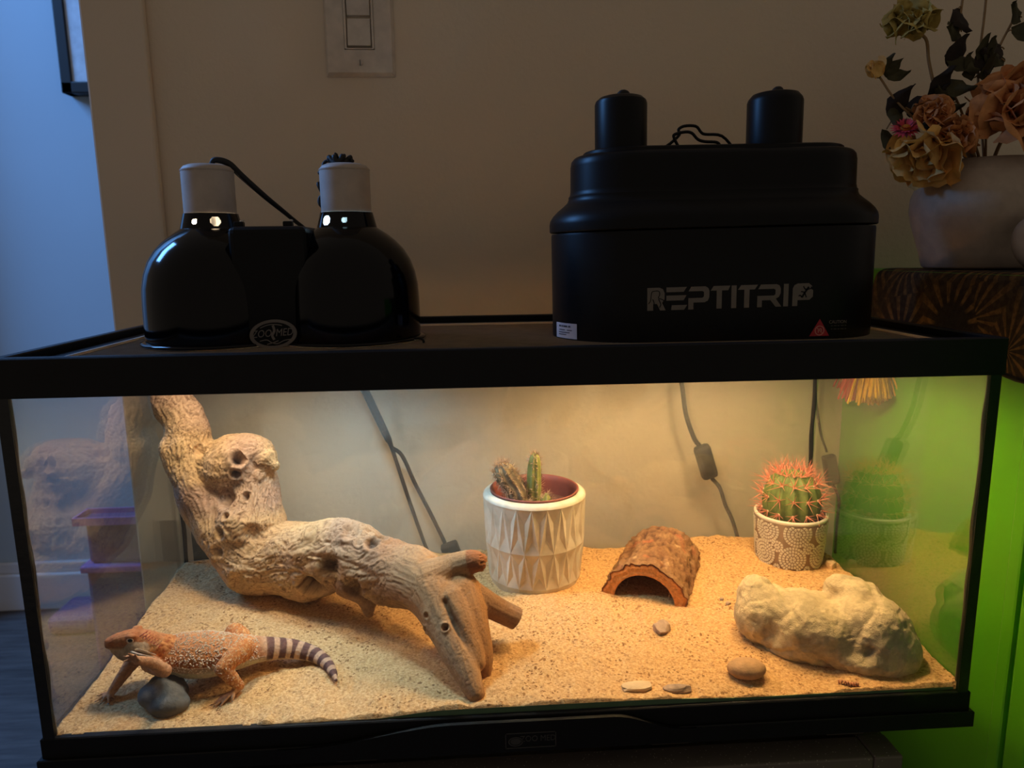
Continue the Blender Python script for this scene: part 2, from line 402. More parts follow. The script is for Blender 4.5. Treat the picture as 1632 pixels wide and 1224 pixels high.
def skel(V, paths):
    """nearest skeleton point: path id, axis coordinate along the path, radial vector, fraction of the radius"""
    best = np.full(len(V), 1e9); pid = np.zeros(len(V), int); s = np.zeros(len(V)); rad = np.zeros((len(V), 3))
    for k, P in enumerate(paths):
        P = np.asarray(P, float); acc = 0
        for a, b in zip(P[:-1], P[1:]):
            ab = b[:3]-a[:3]; L = np.linalg.norm(ab); t = np.clip((V-a[:3])@ab/(L*L), 0, 1)
            q = V-a[:3]-t[:, None]*ab; d = np.linalg.norm(q, axis=1)-(a[3]+(b[3]-a[3])*t)
            m = d < best; best[m] = d[m]; pid[m] = k; s[m] = acc+t[m]*L; rad[m] = q[m]; acc += L
    return pid, s, rad, best
def cones(base, direc, length, r, n=4):
    V = []; F = []
    for p, d, l, rr in zip(base, direc, length, r):
        d = np.asarray(d)/np.linalg.norm(d); u = np.cross(d, [.3, .5, .8]); u /= np.linalg.norm(u); v = np.cross(d, u); k = len(V)
        for i in range(n):
            a = 2*PI*i/n; V.append(p+rr*(math.cos(a)*u+math.sin(a)*v))
        V.append(np.asarray(p)+d*l); F += [[k+i, k+(i+1) % n, k+n] for i in range(n)]
    return np.array(V), F
def poly_prism(pts, to3, depth):
    """extrude a 2-D outline; to3(x, y, d) -> point"""
    n = len(pts); V = [to3(x, y, d) for d in (0, depth) for x, y in pts]
    F = [list(range(n, 2*n)), list(range(n))[::-1]]+[[i, (i+1) % n, (i+1) % n+n, i+n] for i in range(n)]
    return np.array(V, float), F
def text_mesh(s, size, depth):
    cu = bpy.data.curves.new('t', 'FONT'); cu.body = s; cu.size = size; cu.extrude = depth; cu.align_x = 'CENTER'; cu.align_y = 'CENTER'; cu.resolution_u = 3
    o = bpy.data.objects.new('t', cu); COL.objects.link(o); dg = bpy.context.evaluated_depsgraph_get()
    e = o.evaluated_get(dg).to_mesh(); V = np.array([v.co[:] for v in e.vertices]); F = [list(p.vertices) for p in e.polygons]
    o.evaluated_get(dg).to_mesh_clear(); bpy.data.objects.remove(o); bpy.data.curves.remove(cu); return V, F

# ------------------------------------------------------------------ setting
def struct(name, vf, mat): o = obj(name, vf, mat); o['kind'] = 'structure'; return o
FZ = -.5
WY = .36
struct('floor', box(-2.6, 1.6, -1.6, 1.45, FZ-.05, FZ), 'floor')
struct('wall_back', box(-.452, 1.6, WY, WY+.1, FZ, 2.0), 'wall')
struct('wall_far', box(-2.6, 1.2, 1.3232, 1.40, FZ, 2.0), 'hall')
struct('trim_1', join(bbox(-.458, -.389, WY-.011, WY, FZ, 2.0, .003), bbox(-.458, -.447, WY, WY+.11, FZ, 2.0, .002)), 'trim')
struct('hall_shadow_slab', bbox(-1.60, -1.335, 1.212, 1.3232, FZ, 2.0, .004), 'base')  # unseen slab, added to cast the soft dark band on the far hall wall
struct('baseboard_far', join(bbox(-2.6, 1.2, 1.307, 1.3232, FZ, -.40, .004), bbox(-2.6, 1.2, 1.3145, 1.3232, -.40, -.369, .005)), 'base')

# ------------------------------------------------------------------ sand height field
CTRL = np.array([(-.377, .0085, .0302), (-.377, .0708, .0374), (-.377, .1325, .0417), (-.377, .2068, .047), (-.377, .29, .0525),
 (-.3, .292, .0512), (-.2, .292, .05), (-.0864, .292, .0485), (.02, .292, .05), (.1051, .292, .0515), (.155, .292, .044), (.2, .292, .053), (.2615, .292, .0590), (.3014, .292, .0550), (.375, .292, .053),
 (.375, .1695, .0535), (.375, .09, .046), (.3733, .006, .0383), (.3231, .006, .0350), (.251, .006, .0335), (.1419, .006, .0352), (.09, .006, .0372), (.0352, .006, .0402), (-.0536, .006, .0405), (-.1, .006, .0385), (-.1207, .006, .0360), (-.1516, .006, .0318), (-.22, .006, .0305), (-.3, .006, .030),
 (-.3, .06, .034), (-.22, .06, .0355), (-.12, .07, .037), (0, .06, .041), (.1, .08, .041), (.2, .07, .040), (.3, .06, .040),
 (-.25, .14, .042), (-.12, .16, .042), (0, .16, .045), (.14, .16, .043), (.26, .16, .047),
 (-.25, .22, .047), (-.1, .23, .046), (.05, .23, .047), (.2, .23, .05), (.31, .22, .053)])
def sand_z(X, Y, detail=True):
    X = np.asarray(X, float); Y = np.asarray(Y, float); num = 0; den = 0
    for x, y, z in CTRL:
        d2 = (X-x)**2+(Y-y)**2; wgt = np.exp(-d2/(2*.034**2))+1e-5/(d2+.01); num = num+wgt*z; den = den+wgt
    z = num/den
    if detail:
        P = np.c_[X.ravel(), Y.ravel(), np.zeros(X.size)]
        z = z+(.0021*vnoise(P*34)+.0012*vnoise(P*90+5)+.0007*vnoise(P*240+9)).reshape(X.shape)
        edge = np.exp(-(Y-.0045)/.006); z = z+edge*(.0011*vnoise(np.c_[X.ravel()*110, np.zeros(X.size), np.zeros(X.size)])+.0007*vnoise(np.c_[X.ravel()*330, np.zeros(X.size), np.ones(X.size)])).reshape(X.shape)
    return z
def sz(x, y): return float(sand_z(np.array([x]), np.array([y]))[0])
nx, ny = 470, 182
gx = np.linspace(-.3775, .3775, nx); gy = np.linspace(.0042, .2968, ny); GX, GY = np.meshgrid(gx, gy)
GZ = sand_z(GX, GY)
V = np.c_[GX.ravel(), GY.ravel(), GZ.ravel()]
F = [[j*nx+i, j*nx+i+1, (j+1)*nx+i+1, (j+1)*nx+i] for j in range(ny-1) for i in range(nx-1)]
b = len(V); loop = list(range(nx))+[j*nx+nx-1 for j in range(1, ny)]+[(ny-1)*nx+i for i in range(nx-2, -1, -1)]+[j*nx for j in range(ny-2, 0, -1)]
low = V[loop].copy(); low[:, 2] = .012; V = np.vstack([V, low]); m = len(loop)
F += [[loop[i], b+i, b+(i+1) % m, loop[(i+1) % m]] for i in range(m)]+[[b+i for i in range(m)][::-1]]
so = obj('sand', (V, F), 'sand', smooth=True); so['kind'] = 'stuff'
tag(so, 'loose tan sand bed heaped across the floor of the glass tank', 'sand')

# ------------------------------------------------------------------ glass tank
HX, DY, HT = .385, .3017, .3365
T = thing('glass_terrarium', 'long rectangular glass tank with black plastic rims standing on black metal stand', 'terrarium', (0, DY/2, 0))
def rim_loop(prof, hx, dy):
    """sweep a closed (inset, z) profile round the rectangle"""
    V = []; n = len(prof)
    for sx, sy in ((-1, 0), (1, 0), (1, 1), (-1, 1)):
        for i, z in prof: V.append((sx*(hx-i), (i if sy == 0 else dy-i), z))
    F = [[a*n+k, a*n+(k+1) % n, ((a+1) % 4)*n+(k+1) % n, ((a+1) % 4)*n+k] for a in range(4) for k in range(n)]
    return np.array(V), F
obj('top_frame', rim_loop([(0, .3067), (0, .3355), (.001, .3365), (.0075, .3365), (.0085, .3355), (.0085, .325), (.020, .325), (.020, .3225), (.0095, .3225), (.0095, .3067)], HX, DY), 'black_plastic', T)
obj('bottom_frame', join(rim_loop([(0, .0143), (0, .0306), (.001, .0316), (.0062, .0316), (.0062, .012), (.02, .012), (.02, 0.004), (0, 0.004)], HX, DY),
    rim_loop([(-.0031, 0), (-.0031, .0135), (-.0023, .0143), (.002, .0143), (.002, 0)], HX, DY)), 'black_plastic', T)
# raised wave in the middle of the bottom frame
xs = np.linspace(-.20, .145, 60); top = .0138+.0145*sstep(-.185, -.055, xs)*(1-sstep(.075, .135, xs))
pts = [(x, .001) for x in xs[::-1]]+[(x, z) for x, z in zip(xs, top)]
wv = obj('frame_wave', poly_prism(pts, lambda x, z, d: (x, -.0012-d, z), .0036), 'black_plastic', T)
px0, px1, pz0, pz1, yf = -.0155, .0265, .0045, .0185, -.0048
lp = obj('logo_plate', join(box(px0, px1, yf-.0006, yf+.0004, pz0, pz0+.0007), box(px0, px1, yf-.0006, yf+.0004, pz1-.0007, pz1), box(px0, px0+.0007, yf-.0006, yf+.0004, pz0, pz1), box(px1-.0007, px1, yf-.0006, yf+.0004, pz0, pz1)), 'dim_print', T, label='rectangular outlined maker plate with oval emblem')
tv, tf = text_mesh('ZOO MED', .0075, .0002)
obj('lettering', (np.c_[tv[:, 0]*.86+.0115, yf-.0002-tv[:, 2], tv[:, 1]+.0125], tf), 'dim_print', lp)
el = [(.0062*math.cos(a), .0043*math.sin(a)) for a in np.arange(24)*2*PI/24]
ei = [(x*.82, y*.82) for x, y in el]
def annulus(o, i, to3, dep):
    n = len(o); V = [to3(x, y, d) for d in (0, dep) for q in (o, i) for x, y in q]
    F = []
    for k in range(n):
        j = (k+1) % n; F += [[2*n+k, 2*n+j, 3*n+j, 3*n+k], [k, n+k, n+j, j], [k, j, 2*n+j, 2*n+k], [n+k, 3*n+k, 3*n+j, n+j]]
    return np.array(V), F
obj('emblem', join(annulus(el, ei, lambda x, z, d: (x-.0070, yf+.0002-d, z+.0105), .0006), poly_prism([(x*.7, y*.7) for x, y in el], lambda x, z, d: (x-.0070, yf+.0003-d, z+.0105), .0004)), 'dim_print', lp)
gi, th = .0024, .0042
z0, z1 = .006, .330
obj('front_pane', box(-HX+gi, HX-gi, .0005, .0040, z0, z1), 'glass_front', T)
obj('back_pane', box(-HX+gi, HX-gi, DY-gi-.0035, DY-gi, z0, z1), 'glass_back', T)
obj('side_pane', box(-HX+gi, -HX+gi+.0042, .0042, DY-gi-.0037, z0, z1), 'glass_side', T)
obj('side_pane', box(HX-gi-.0042, HX-gi, .0042, DY-gi-.0037, z0, z1), 'glass_side', T)
obj('bottom_pane', box(-HX+.0025, HX-.0025, .0035, DY-.0035, .0055, .0100), 'glass_side', T)
def seam(x, y, sx, sy, r):
    P = []
    for z in np.linspace(.012, .322, 32): P.append((x+sx*.0004*math.sin(z*90), y+sy*.0004*math.cos(z*70), z, r*(1+.07*math.sin(z*133+x*9)+.05*math.sin(z*41+1))))
    return tube(P, 0, 8)
obj('silicone_seam', seam(-HX+.0070, .0052, 1, 1, .0036), 'silicone', T, smooth=True)
obj('silicone_seam', seam(HX-.0070, .0052, 1, 1, .0036), 'silicone', T, smooth=True)
obj('silicone_seam', seam(-HX+.0073, DY-.0072, 1, 1, .0026), 'silicone', T, smooth=True)
obj('silicone_seam', seam(HX-.0073, DY-.0072, 1, 1, .0026), 'silicone', T, smooth=True)
for sx in (-1, 1):   # dark edge strip where side glass butts against front glass
    obj('corner_strip', box(min(sx*(HX-gi), sx*(HX-.0115)), max(sx*(HX-gi), sx*(HX-.0115)), .0001, .0006, .0310, .3070), 'silicone', T)
xs = np.linspace(-.135, .372, 60); tp = .0312+.0052*sstep(-.135, -.06, xs)-.0026*sstep(.1, .2, xs)
obj('bottom_seam', poly_prism([(x, .030) for x in xs[::-1]]+list(zip(xs, tp)), lambda x, z, d: (x, .00445-d, z), .0006), 'glass_edge', T, label='green tinted seam of glass along the bottom front edge')

# ------------------------------------------------------------------ screen lid
lz = .3252
LID = thing('screen_lid', 'black wire mesh screen lid lying inside the top rim of the glass tank', 'lid', (0, DY/2, lz))
lx, ly0, ly1 = .3755, .0096, DY-.0096
obj('lid_frame', join(rim_loop([(.0098, lz), (.0098, lz+.0040), (.0105, lz+.0046), (.0215, lz+.0046), (.0222, lz+.0040), (.0222, lz)], HX, DY)), 'black_satin', LID)
obj('spline', rim_loop([(.0222, lz+.0010), (.0222, lz+.0046), (.0240, lz+.0046), (.0240, lz+.0010)], HX, DY), 'spline', LID, label='thin pale metal strip gripping the mesh')
ww = .00013; parts = []
x0, x1, y0, y1 = -HX+.0235, HX-.0235, .0235, DY-.0235
def wires():
    V = []; F = []
    def bar(ax, c, z):
        k = len(V)
        for e in (0, 1):
            for du, dz in ((-ww, -ww), (ww, -ww), (ww, ww), (-ww, ww)):
                V.append((c+du, (y0, y1)[e], z+dz) if ax == 0 else ((x0, x1)[e], c+du, z+dz))
        for i in range(4): F.append([k+i, k+(i+1) % 4, k+4+(i+1) % 4, k+4+i])
    for c in np.arange(x0, x1, .0019): bar(0, c, lz+.0022)
    for c in np.arange(y0, y1, .0019): bar(1, c, lz+.0022+ww*1.5)
    return np.array(V), F
obj('wire_mesh', wires(), 'wire', LID, kind='stuff')
SCR = lz+.0022+ww*2.6     # level the lamps rest on

# ------------------------------------------------------------------ twin dome lamp
DYC = .155
X1, X2 = -.2695, -.147
DL = thing('twin_dome_lamp', 'glossy black twin dome heat lamp with two tan sockets on the screen lid', 'lamp', ((X1+X2)/2, DYC, SCR))
prof = [(.0635, 0), (.0640, .010), (.0640, .028), (.0637, .040), (.0630, .052), (.0606, .064), (.0566, .075), (.0508, .0845), (.0436, .0922), (.0364, .0980), (.0305, .1018), (.0272, .1040)]
col_prof = [(.0272+(.0238-.0272)*t, .1040+.0135*t) for t in np.linspace(0, 1, 16)]
for cx, h0, bm_, sm in ((X1, -PI/2-math.radians(14), 'bulb_cool', .0025), (X2, -PI/2-math.radians(36), 'bulb_cool2', .0043)):
    c = (cx, DYC, SCR)
    hl = [(h0+a_, SCR+.1100, r_) for a_, r_ in ((0, sm), (math.radians(40), 6.8e-3-sm), (PI, .003), (PI+math.radians(40), .003))]
    d = obj('dome', join(lathe(prof, 64, c, False), lathe(col_prof, 200, c, False, holes=hl), lathe([(.0635, .0), (.0672, .0004), (.0688, .0018), (.0684, .0034), (.0660, .0040), (.0640, .0042)], 64, c, False)), 'black_gloss', DL, smooth=True)
    hl2 = [(a, z, r+.0008) for a, z, r in hl]
    obj('reflector', join(lathe([(r-.0012, z+.0003) for r, z in prof], 64, c, False), lathe([(r-.0010, z) for r, z in col_prof], 200, c, False, holes=hl2)), 'reflector', d, smooth=True)
    s = obj('socket', lathe([(.0205, .1165), (.0226, .1170), (.0226, .1540), (.0222, .1565), (.0200, .1590), (.0160, .1605), (0.0, .1612)], 40, c), 'socket_tan', DL, sharp=.6)
    obj('socket_lip', lathe([(.0229, .1548), (.0229, .1560), (.0222, .1560), (.0222, .1548), (.0229, .1548)], 40, c, False), 'socket_tan', s)
    obj('bulb', join(ellipsoid((cx, DYC, SCR+.062), (.026, .026, .028), n=14, m=9)), bm_, DL)
    obj('bulb_neck', lathe([(.012, .086), (.0125, .100), (.0125, .117)], 20, c), 'metal', DL)
hs = obj('lamp_housing', bbox(-.2420, -.1745, .1060, .2040, SCR+.0008, SCR+.1045, .006, 3), 'black_satin', DL)
for cx in (-.2350, -.1930):
    k = obj('clip', bbox(cx-.0040, cx+.0040, .118, .126, SCR+.1040, SCR+.1090, .0012), 'black_satin', DL)
    obj('clip_screw', lathe([(.0018, 0), (.0018, .0012), (0, .0016)], 12, (cx+.0028, .1215, SCR+.1090)), 'metal', k)
obj('mesh_hook', tube([(-.0862, .115, SCR+.004), (-.082, .112, SCR+.0045), (-.0785, .110, SCR+.0035), (-.0775, .109, SCR+.0008)], .0011, 8, 4), 'black_satin', DL, smooth=True)
# badge
bcx, bcz, by = -.2080, .3395, .1058
ov = [(.0205*math.cos(a), .0128*math.sin(a)) for a in np.arange(40)*2*PI/40]
sk = lambda x, z, d: (bcx+x, by-d, bcz+z+x*.06)
bd = obj('badge', poly_prism(ov, sk, .0008), 'black_satin', DL, label='oval maker badge with grey border')
obj('badge_border', annulus(ov, [(x*.84, y*.80) for x, y in ov], lambda x, z, d: sk(x, z, d+.0006), .0006), 'grey_print', bd)
def flat_text(s, size, cx, cz, to3, depth=.0002, sx=1, shear=0):
    v, f = text_mesh(s, size, depth); return np.array([to3(cx+(x+shear*y)*sx, cz+y, .0009+z) for x, y, z in v]), f
obj('badge_lettering', join(flat_text('ZOO', .0092, -.0098, .0008, sk, sx=.82, shear=.22), flat_text('MED', .0092, .0098, .0008, sk, sx=.82, shear=.22)), 'grey_print', bd)
def stroke(P, wd, to3, d=.0010):
    P = catmull(np.array(P), 6); V = []; F = []
    T_ = np.gradient(P, axis=0); T_ /= np.linalg.norm(T_, axis=1)[:, None]+1e-9
    for (x, y), (tx, ty) in zip(P, T_): V += [to3(x-ty*wd, y+tx*wd, d), to3(x+ty*wd, y-tx*wd, d)]
    for i in range(len(P)-1): F.append([2*i, 2*i+1, 2*i+3, 2*i+2])
    return np.array(V), F
obj('badge_drawing', join(stroke([(-.012, -.0052), (-.006, -.0046), (-.002, -.0072), (.003, -.0085), (.009, -.0062), (.015, -.0055)], .0004, sk), stroke([(-.011, .0062), (-.004, .0084), (.003, .0082), (.008, .0070)], .0004, sk),
    stroke([(0, .0078), (.001, .003), (-.001, -.001), (.0005, -.005)], .0011, sk), stroke([(-.006, -.0085), (-.001, -.0075), (.004, -.0060)], .0004, sk)), 'grey_print', bd)
# cords of the twin lamp
c1 = obj('power_cord', tube([(X1+.004, DYC, SCR+.161), (X1+.008, DYC, SCR+.1650), (X1+.018, DYC+.004, SCR+.1625), (X1+.027, DYC+.012, SCR+.152), (X1+.043, DYC+.03, SCR+.134), (X1+.060, DYC+.052, SCR+.116), (X1+.078, DYC+.078, SCR+.094), (X1+.09, DYC+.11, SCR+.05), (X1+.10, .290, SCR+.018), (X1+.105, .312, SCR-.02)],
    [.0020, .0026, .0030, .0030, .0026, .0021, .0018, .0018, .0018, .0018], 10, 5), 'black_rubber', DL, smooth=True)
pts = []
for t in np.linspace(0, 1, 90):
    base = catmull(np.array([(X2+.006, DYC, SCR+.163), (X2-.006, DYC+.001, SCR+.168), (X2-.016, DYC+.004, SCR+.163), (X2-.0235, DYC+.010, SCR+.152), (X2-.0250, DYC+.014, SCR+.130), (X2-.0245, DYC+.02, SCR+.110), (X2-.024, DYC+.04, SCR+.09)]), 15)
    p = base[min(int(t*(len(base)-1)), len(base)-1)]; a = t*60
    pts.append((p[0]+.0020*math.cos(a), p[1]+.0020*math.sin(a), p[2]+.0016*math.sin(a*1.3)))
obj('twisted_cord', tube(pts, .0016, 8), 'black_rubber', DL, smooth=True)
obj('cord_knot', tube([(X2+.012*math.cos(a)*(.6+.3*math.sin(3*a))-.004, DYC+.008*math.sin(a), SCR+.1645+.0025*math.sin(5*a)) for a in np.linspace(0, 2*PI, 40)], .0022, 8), 'black_rubber', DL, smooth=True)

# ------------------------------------------------------------------ wide twin lamp fixture
RXC, RYC = .1975, .155
RL = thing('wide_lamp_fixture', 'wide matte black lamp fixture with rounded ends and two black sockets', 'lamp', (RXC-.083, RYC, SCR))
TA = math.radians(0.8)
def tilt(v):
    v = np.asarray(v, float).copy(); x = v[:, 0]-(RXC-.153); z = v[:, 2]-SCR
    v[:, 0] = RXC-.153+x*math.cos(TA)-z*math.sin(TA); v[:, 2] = SCR+x*math.sin(TA)+z*math.cos(TA); return v
def tl(vf): return tilt(vf[0]), vf[1]
def stadium(hx, hy, n=20):
    a = np.linspace(-PI/2, PI/2, n); s = hx-hy
    return [(s+hy*math.cos(t), hy*math.sin(t)) for t in a]+[(-s-hy*math.cos(t), -hy*math.sin(t)) for t in a]
def loft(levels, cap0=True, cap1=True):
    V = []; F = []
    for z, hx, hy in levels: V += [(RXC+x, RYC+y, SCR+z) for x, y in stadium(hx, hy)]
    n = len(stadium(.1, .05))
    for j in range(len(levels)-1):
        for i in range(n): F.append([j*n+i, j*n+(i+1) % n, (j+1)*n+(i+1) % n, (j+1)*n+i])
    if cap0: F.append(list(range(n))[::-1])
    if cap1: F.append([(len(levels)-1)*n+i for i in range(n)])
    return tilt(V), F
lv, lf = loft([(.0005, .1530, .0700), (.008, .1530, .0700), (.0935, .1530, .0700), (.0955, .1525, .0695)], False, False)
lv[:len(stadium(.1, .05)), 2] = SCR-.0009      # the skirt rests on the mesh all round
lower = obj('lower_housing', (lv, lf), 'black_satin', RL, sharp=.5)
obj('inner_reflector', loft([(.001, .1505, .0675), (.094, .1505, .0675), (.0955, .02, .01)], False, True), 'reflector', RL)
obj('upper_housing', loft([(.0968, .1535, .0705), (.0975, .1545, .0715), (.1040, .1545, .0715), (.1075, .1538, .0708), (.1120, .1510, .0680), (.1165, .1465, .0635), (.1205, .1415, .0585), (.1240, .1375, .0545), (.1270, .1362, .0532), (.1290, .1362, .0532), (.1305, .1350, .0520), (.1340, .1343, .0513), (.1560, .1340, .0510), (.1610, .1330, .0500), (.1640, .1305, .0475), (.1650, .1285, .0455)], False, True), 'black_satin', RL, sharp=.6)
obj('top_plate', loft([(.1650, .1225, .0420), (.1682, .1220, .0415), (.1692, .1205, .0400)], False, True), 'black_satin', RL, sharp=.5)
for cx, sr, hh in ((.1105, .0240, .218), (.2560, .0252, .219)):
    s = obj('socket', tl(lathe([(sr, .1690), (sr, .2110), (sr-.001, .2140), (sr-.0045, hh-.001), (sr-.0080, hh), (.0, hh+.0008)], 40, (cx, RYC, SCR))), 'black_satin', RL, sharp=.45)
    obj('cord_stub', tl(tube([(cx-.003, RYC, SCR+hh), (cx+.001, RYC-.001, SCR+hh+.0035), (cx+.006, RYC+.002, SCR+hh+.0030), (cx+.009, RYC+.006, SCR+hh-.0005)], .0026, 8, 4)), 'black_rubber', s, smooth=True)
    obj('bulb', ellipsoid((cx+.006, RYC, SCR+.058), (.026, .026, .026), n=14, m=9), 'bulb_warm', RL)
def wz(y): return SCR+.1690+(236-y)*.00062
def wx(x, dy=0): return .1450+(x-1053)*.00063
hA = [(150, 590), (140, 530), (330, 465), (525, 300), (508, 225), (600, 172), (780, 178), (860, 266), (930, 300), (1190, 330), (1390, 540), (1400, 590)]
hB = [(430, 590), (330, 400), (350, 350), (500, 320), (600, 340), (690, 430), (800, 465), (980, 480), (1040, 550), (1045, 590)]
for H, yy in ((hA, RYC+.012), (hB, RYC-.012)):
    obj('wire_handle', tl(tube([(wx(1040+x/10.2), yy, wz(180+y/10.2)) for x, y in H], .0014, 8, 4)), 'black_satin', RL, smooth=True)
# lettering on the front: outlines in units of a 1500 x 200 field
FY = RYC-.0700
def rp(x, z, d): return tilt(np.array([[x, FY-d, z]]))[0]
lx0, lx1, lzb, lzt = .1185, .2665, .3545, .3742
def f3(x, y, d): return rp(lx0+(x-50)/1480*(lx1-lx0), lzb+y/200*(lzt-lzb), d)
LET = [[(52, 0), (104, 0), (104, 58), (138, 58), (166, 0), (214, 0), (182, 66), (204, 96), (204, 150), (190, 185), (160, 200), (52, 200)],
 [(220, 200), (400, 200), (372, 158), (220, 158)], [(220, 128), (398, 128), (372, 84), (220, 84)], [(265, 42), (405, 42), (378, 0), (265, 0)],
 [(440, 200), (565, 200), (590, 185), (600, 160), (600, 105), (588, 75), (560, 60), (460, 60), (460, 0), (415, 0), (415, 100), (540, 100), (553, 112), (553, 150), (540, 160), (416, 160)],
 [(638, 200), (785, 200), (768, 160), (712, 160), (712, 0), (666, 0), (666, 160), (612, 160)],
 [(797, 200), (842, 200), (842, 0), (797, 0)],
 [(882, 200), (1032, 200), (1005, 160), (958, 160), (958, 0), (912, 0), (912, 160), (855, 160)],
 [(1060, 200), (1200, 200), (1226, 188), (1238, 162), (1238, 118), (1222, 86), (1196, 72), (1248, 0), (1196, 0), (1148, 60), (1072, 60), (1072, 0), (1030, 0), (1030, 100), (1178, 100), (1192, 112), (1192, 150), (1178, 160), (1036, 160)],
 [(1265, 200), (1308, 200), (1308, 0), (1265, 0)],
 [(1346, 0), (1392, 0), (1392, 52), (1500, 52), (1530, 80), (1530, 138), (1508, 150), (1522, 172), (1490, 200), (1392, 200), (1360, 186), (1346, 155)]]
for p in LET: obj('letter', poly_prism(p, f3, .0004), 'grey_print', RL)
obj('letter_lizard', join(stroke([(62, 60), (80, 88), (88, 150), (100, 168), (150, 170), (160, 140), (150, 110), (185, 95), (215, 72), (255, 75), (262, 30), (235, 15), (215, 28)], 3.5, f3, .0006), stroke([(100, 100), (112, 60), (105, 20)], 4, f3, .0006), stroke([(150, 100), (170, 55), (160, 25)], 4, f3, .0006)), 'black_satin', RL, label='small black lizard figure cut into the first letter')
obj('letter_lizard', join(stroke([(1430, 75), (1450, 110), (1470, 140), (1490, 168)], 9, f3, .0006), stroke([(1420, 128), (1452, 118), (1470, 75)], 5, f3, .0006), stroke([(1440, 175), (1460, 148), (1505, 152), (1515, 170)], 5, f3, .0006), stroke([(1430, 75), (1415, 95), (1400, 88)], 5, f3, .0006)), 'black_satin', RL, label='small black lizard figure cut into the last letter')
tri = obj('warning_triangle', poly_prism([(-.0090, 0), (.0090, 0), (.0, .0152)], lambda x, y, d: rp(.2740+x, .3272+y, d), .0003), 'red_print', RL, label='dark red warning triangle with a ring symbol')
cr = [(.0044*math.cos(a), .0049+.0044*math.sin(a)) for a in np.arange(24)*2*PI/24]; ci = [(.0036*math.cos(a), .0049+.0036*math.sin(a)) for a in np.arange(24)*2*PI/24]
t3 = lambda x, y, d: rp(.2740+x, .3272+y, d+.0003)
obj('ring_symbol', join(annulus(cr, ci, t3, .0003), stroke([(-.0025, .0072), (.0025, .0026)], .0004, t3, .0004), stroke([(-.0012, .0030), (-.001, .0055), (.001, .0066)], .0005, t3, .0004), stroke([(.0012, .0030), (.0016, .0050), (.001, .0066)], .0005, t3, .0004)), 'pink_print', tri)
cv, cf = text_mesh('CAUTION', .0042, .0001)
obj('caution_lettering', (np.array([rp(.2905+x*.85, .3392+y, .0003+z) for x, y, z in cv]), cf), 'grey_print', RL)
obj('caution_line', join(*[poly_prism([(0, 0), (.0018*k, 0), (.0018*k, .0009), (0, .0009)], lambda x, y, d, q=q, r=r: rp(.2845+q+x, r+y, d), .0002) for r in (.3355, .3325) for q, k in ((0, .8), (.0024, 1.5), (.0060, 1), (.0088, 1.6), (.0126, .8))]), 'dim_print', RL)
# label wrapped on the left end
def wrapp(u, z, d):
    a = PI+u/.0702; return tilt(np.array([[RXC-.083+(.0702+d)*math.cos(a), RYC+(.0702+d)*math.sin(a), z]]))[0]
sv = []; sf = []
for j, z in enumerate(np.linspace(.3285, .3425, 3)):
    for i in range(12): sv.append(wrapp(.016+i*.0030, z, .0003))
for j in range(2):
    for i in range(11): sf.append([j*12+i, j*12+i+1, (j+1)*12+i+1, (j+1)*12+i])
st = obj('sticker', (np.array(sv), sf), 'sticker', RL, label='small pale grey printed label on rounded end')
def dash(u, wd, z, h):
    V = [wrapp(u+t, zz, .0006) for zz in (z, z+h) for t in np.linspace(0, wd, 4)]; return np.array(V), [[i, i+1, i+5, i+4] for i in range(3)]
obj('sticker_print', join(*[dash(u, w_, z, h) for u, w_, z, h in ((.0225, .0035, .3388, .0016), (.0272, .0010, .3388, .0016), (.0290, .0014, .3388, .0016), (.0312, .0055, .3388, .0016), (.0380, .0030, .3388, .0016), (.023, .010, .3358, .0008), (.036, .007, .3358, .0008), (.022, .018, .3335, .0008), (.022, .013, .3315, .0008))]), 'print_dark', st)

# ------------------------------------------------------------------ driftwood
WP = dict(
main=[(-.3700, .266, .3050, .0150), (-.3709, .262, .2863, .0177), (-.3670, .262, .257, .0206), (-.3536, .26, .2346, .0200), (-.3472, .258, .215, .0263), (-.3467, .256, .1899, .0291), (-.3304, .25, .15, .0334), (-.2962, .232, .101, .0372), (-.2632, .215, .0840, .0387), (-.213, .195, .0904, .0398), (-.1622, .168, .1049, .034), (-.1184, .14, .0974, .0298), (-.0795, .1, .0966, .0271), (-.0617, .065, .0766, .0192), (-.0507, .04, .0603, .0142), (-.0395, .018, .0417, .0079)],
burl=[(-.3292, .255, .1846, .025), (-.298, .245, .1793, .0344), (-.275, .238, .1629, .0247), (-.2788, .225, .1247, .0367)],
burltop=[(-.3037, .246, .1956, .0192), (-.2683, .24, .1962, .0164)],
leg2=[(-.05, .09, .097, .0198), (-.0392, .065, .0755, .0147), (-.0325, .052, .0583, .01), (-.0308, .045, .0422, .0061)],
branch=[(-.05, .09, .097, .0175), (-.027, .09, .0853, .0123), (-.0124, .092, .0754, .0112), (.0018, .094, .0661, .0113)],
stub=[(-.0763, .1, .1059, .0212), (-.0554, .1, .1188, .0129), (-.0377, .096, .1248, .0111), (-.0255, .095, .1229, .0076)],
web=[(-.0587, .08, .0931, .0195), (-.0465, .055, .0754, .0133), (-.0372, .038, .0578, .0076)],
spike=[(-.1604, .15, .0859, .0189), (-.146, .14, .0734, .0112), (-.1425, .135, .057, .0028)],
bump=[(-.3602, .245, .2026, .015), (-.3485, .242, .1727, .0191)],
knob=[(-.258, .232, .189, .0136), (-.2519, .23, .1845, .0081)])
BLUNT = ('branch', 'stub')
Vw, Fw, Nw = union([capsule(p, 16, 5, blunt=k in BLUNT) for k, p in WP.items()], .00125, 9)
pid, s_, rad, _ = skel(Vw, list(WP.values()))
rh = rad/(np.linalg.norm(rad, axis=1)[:, None]+1e-9)
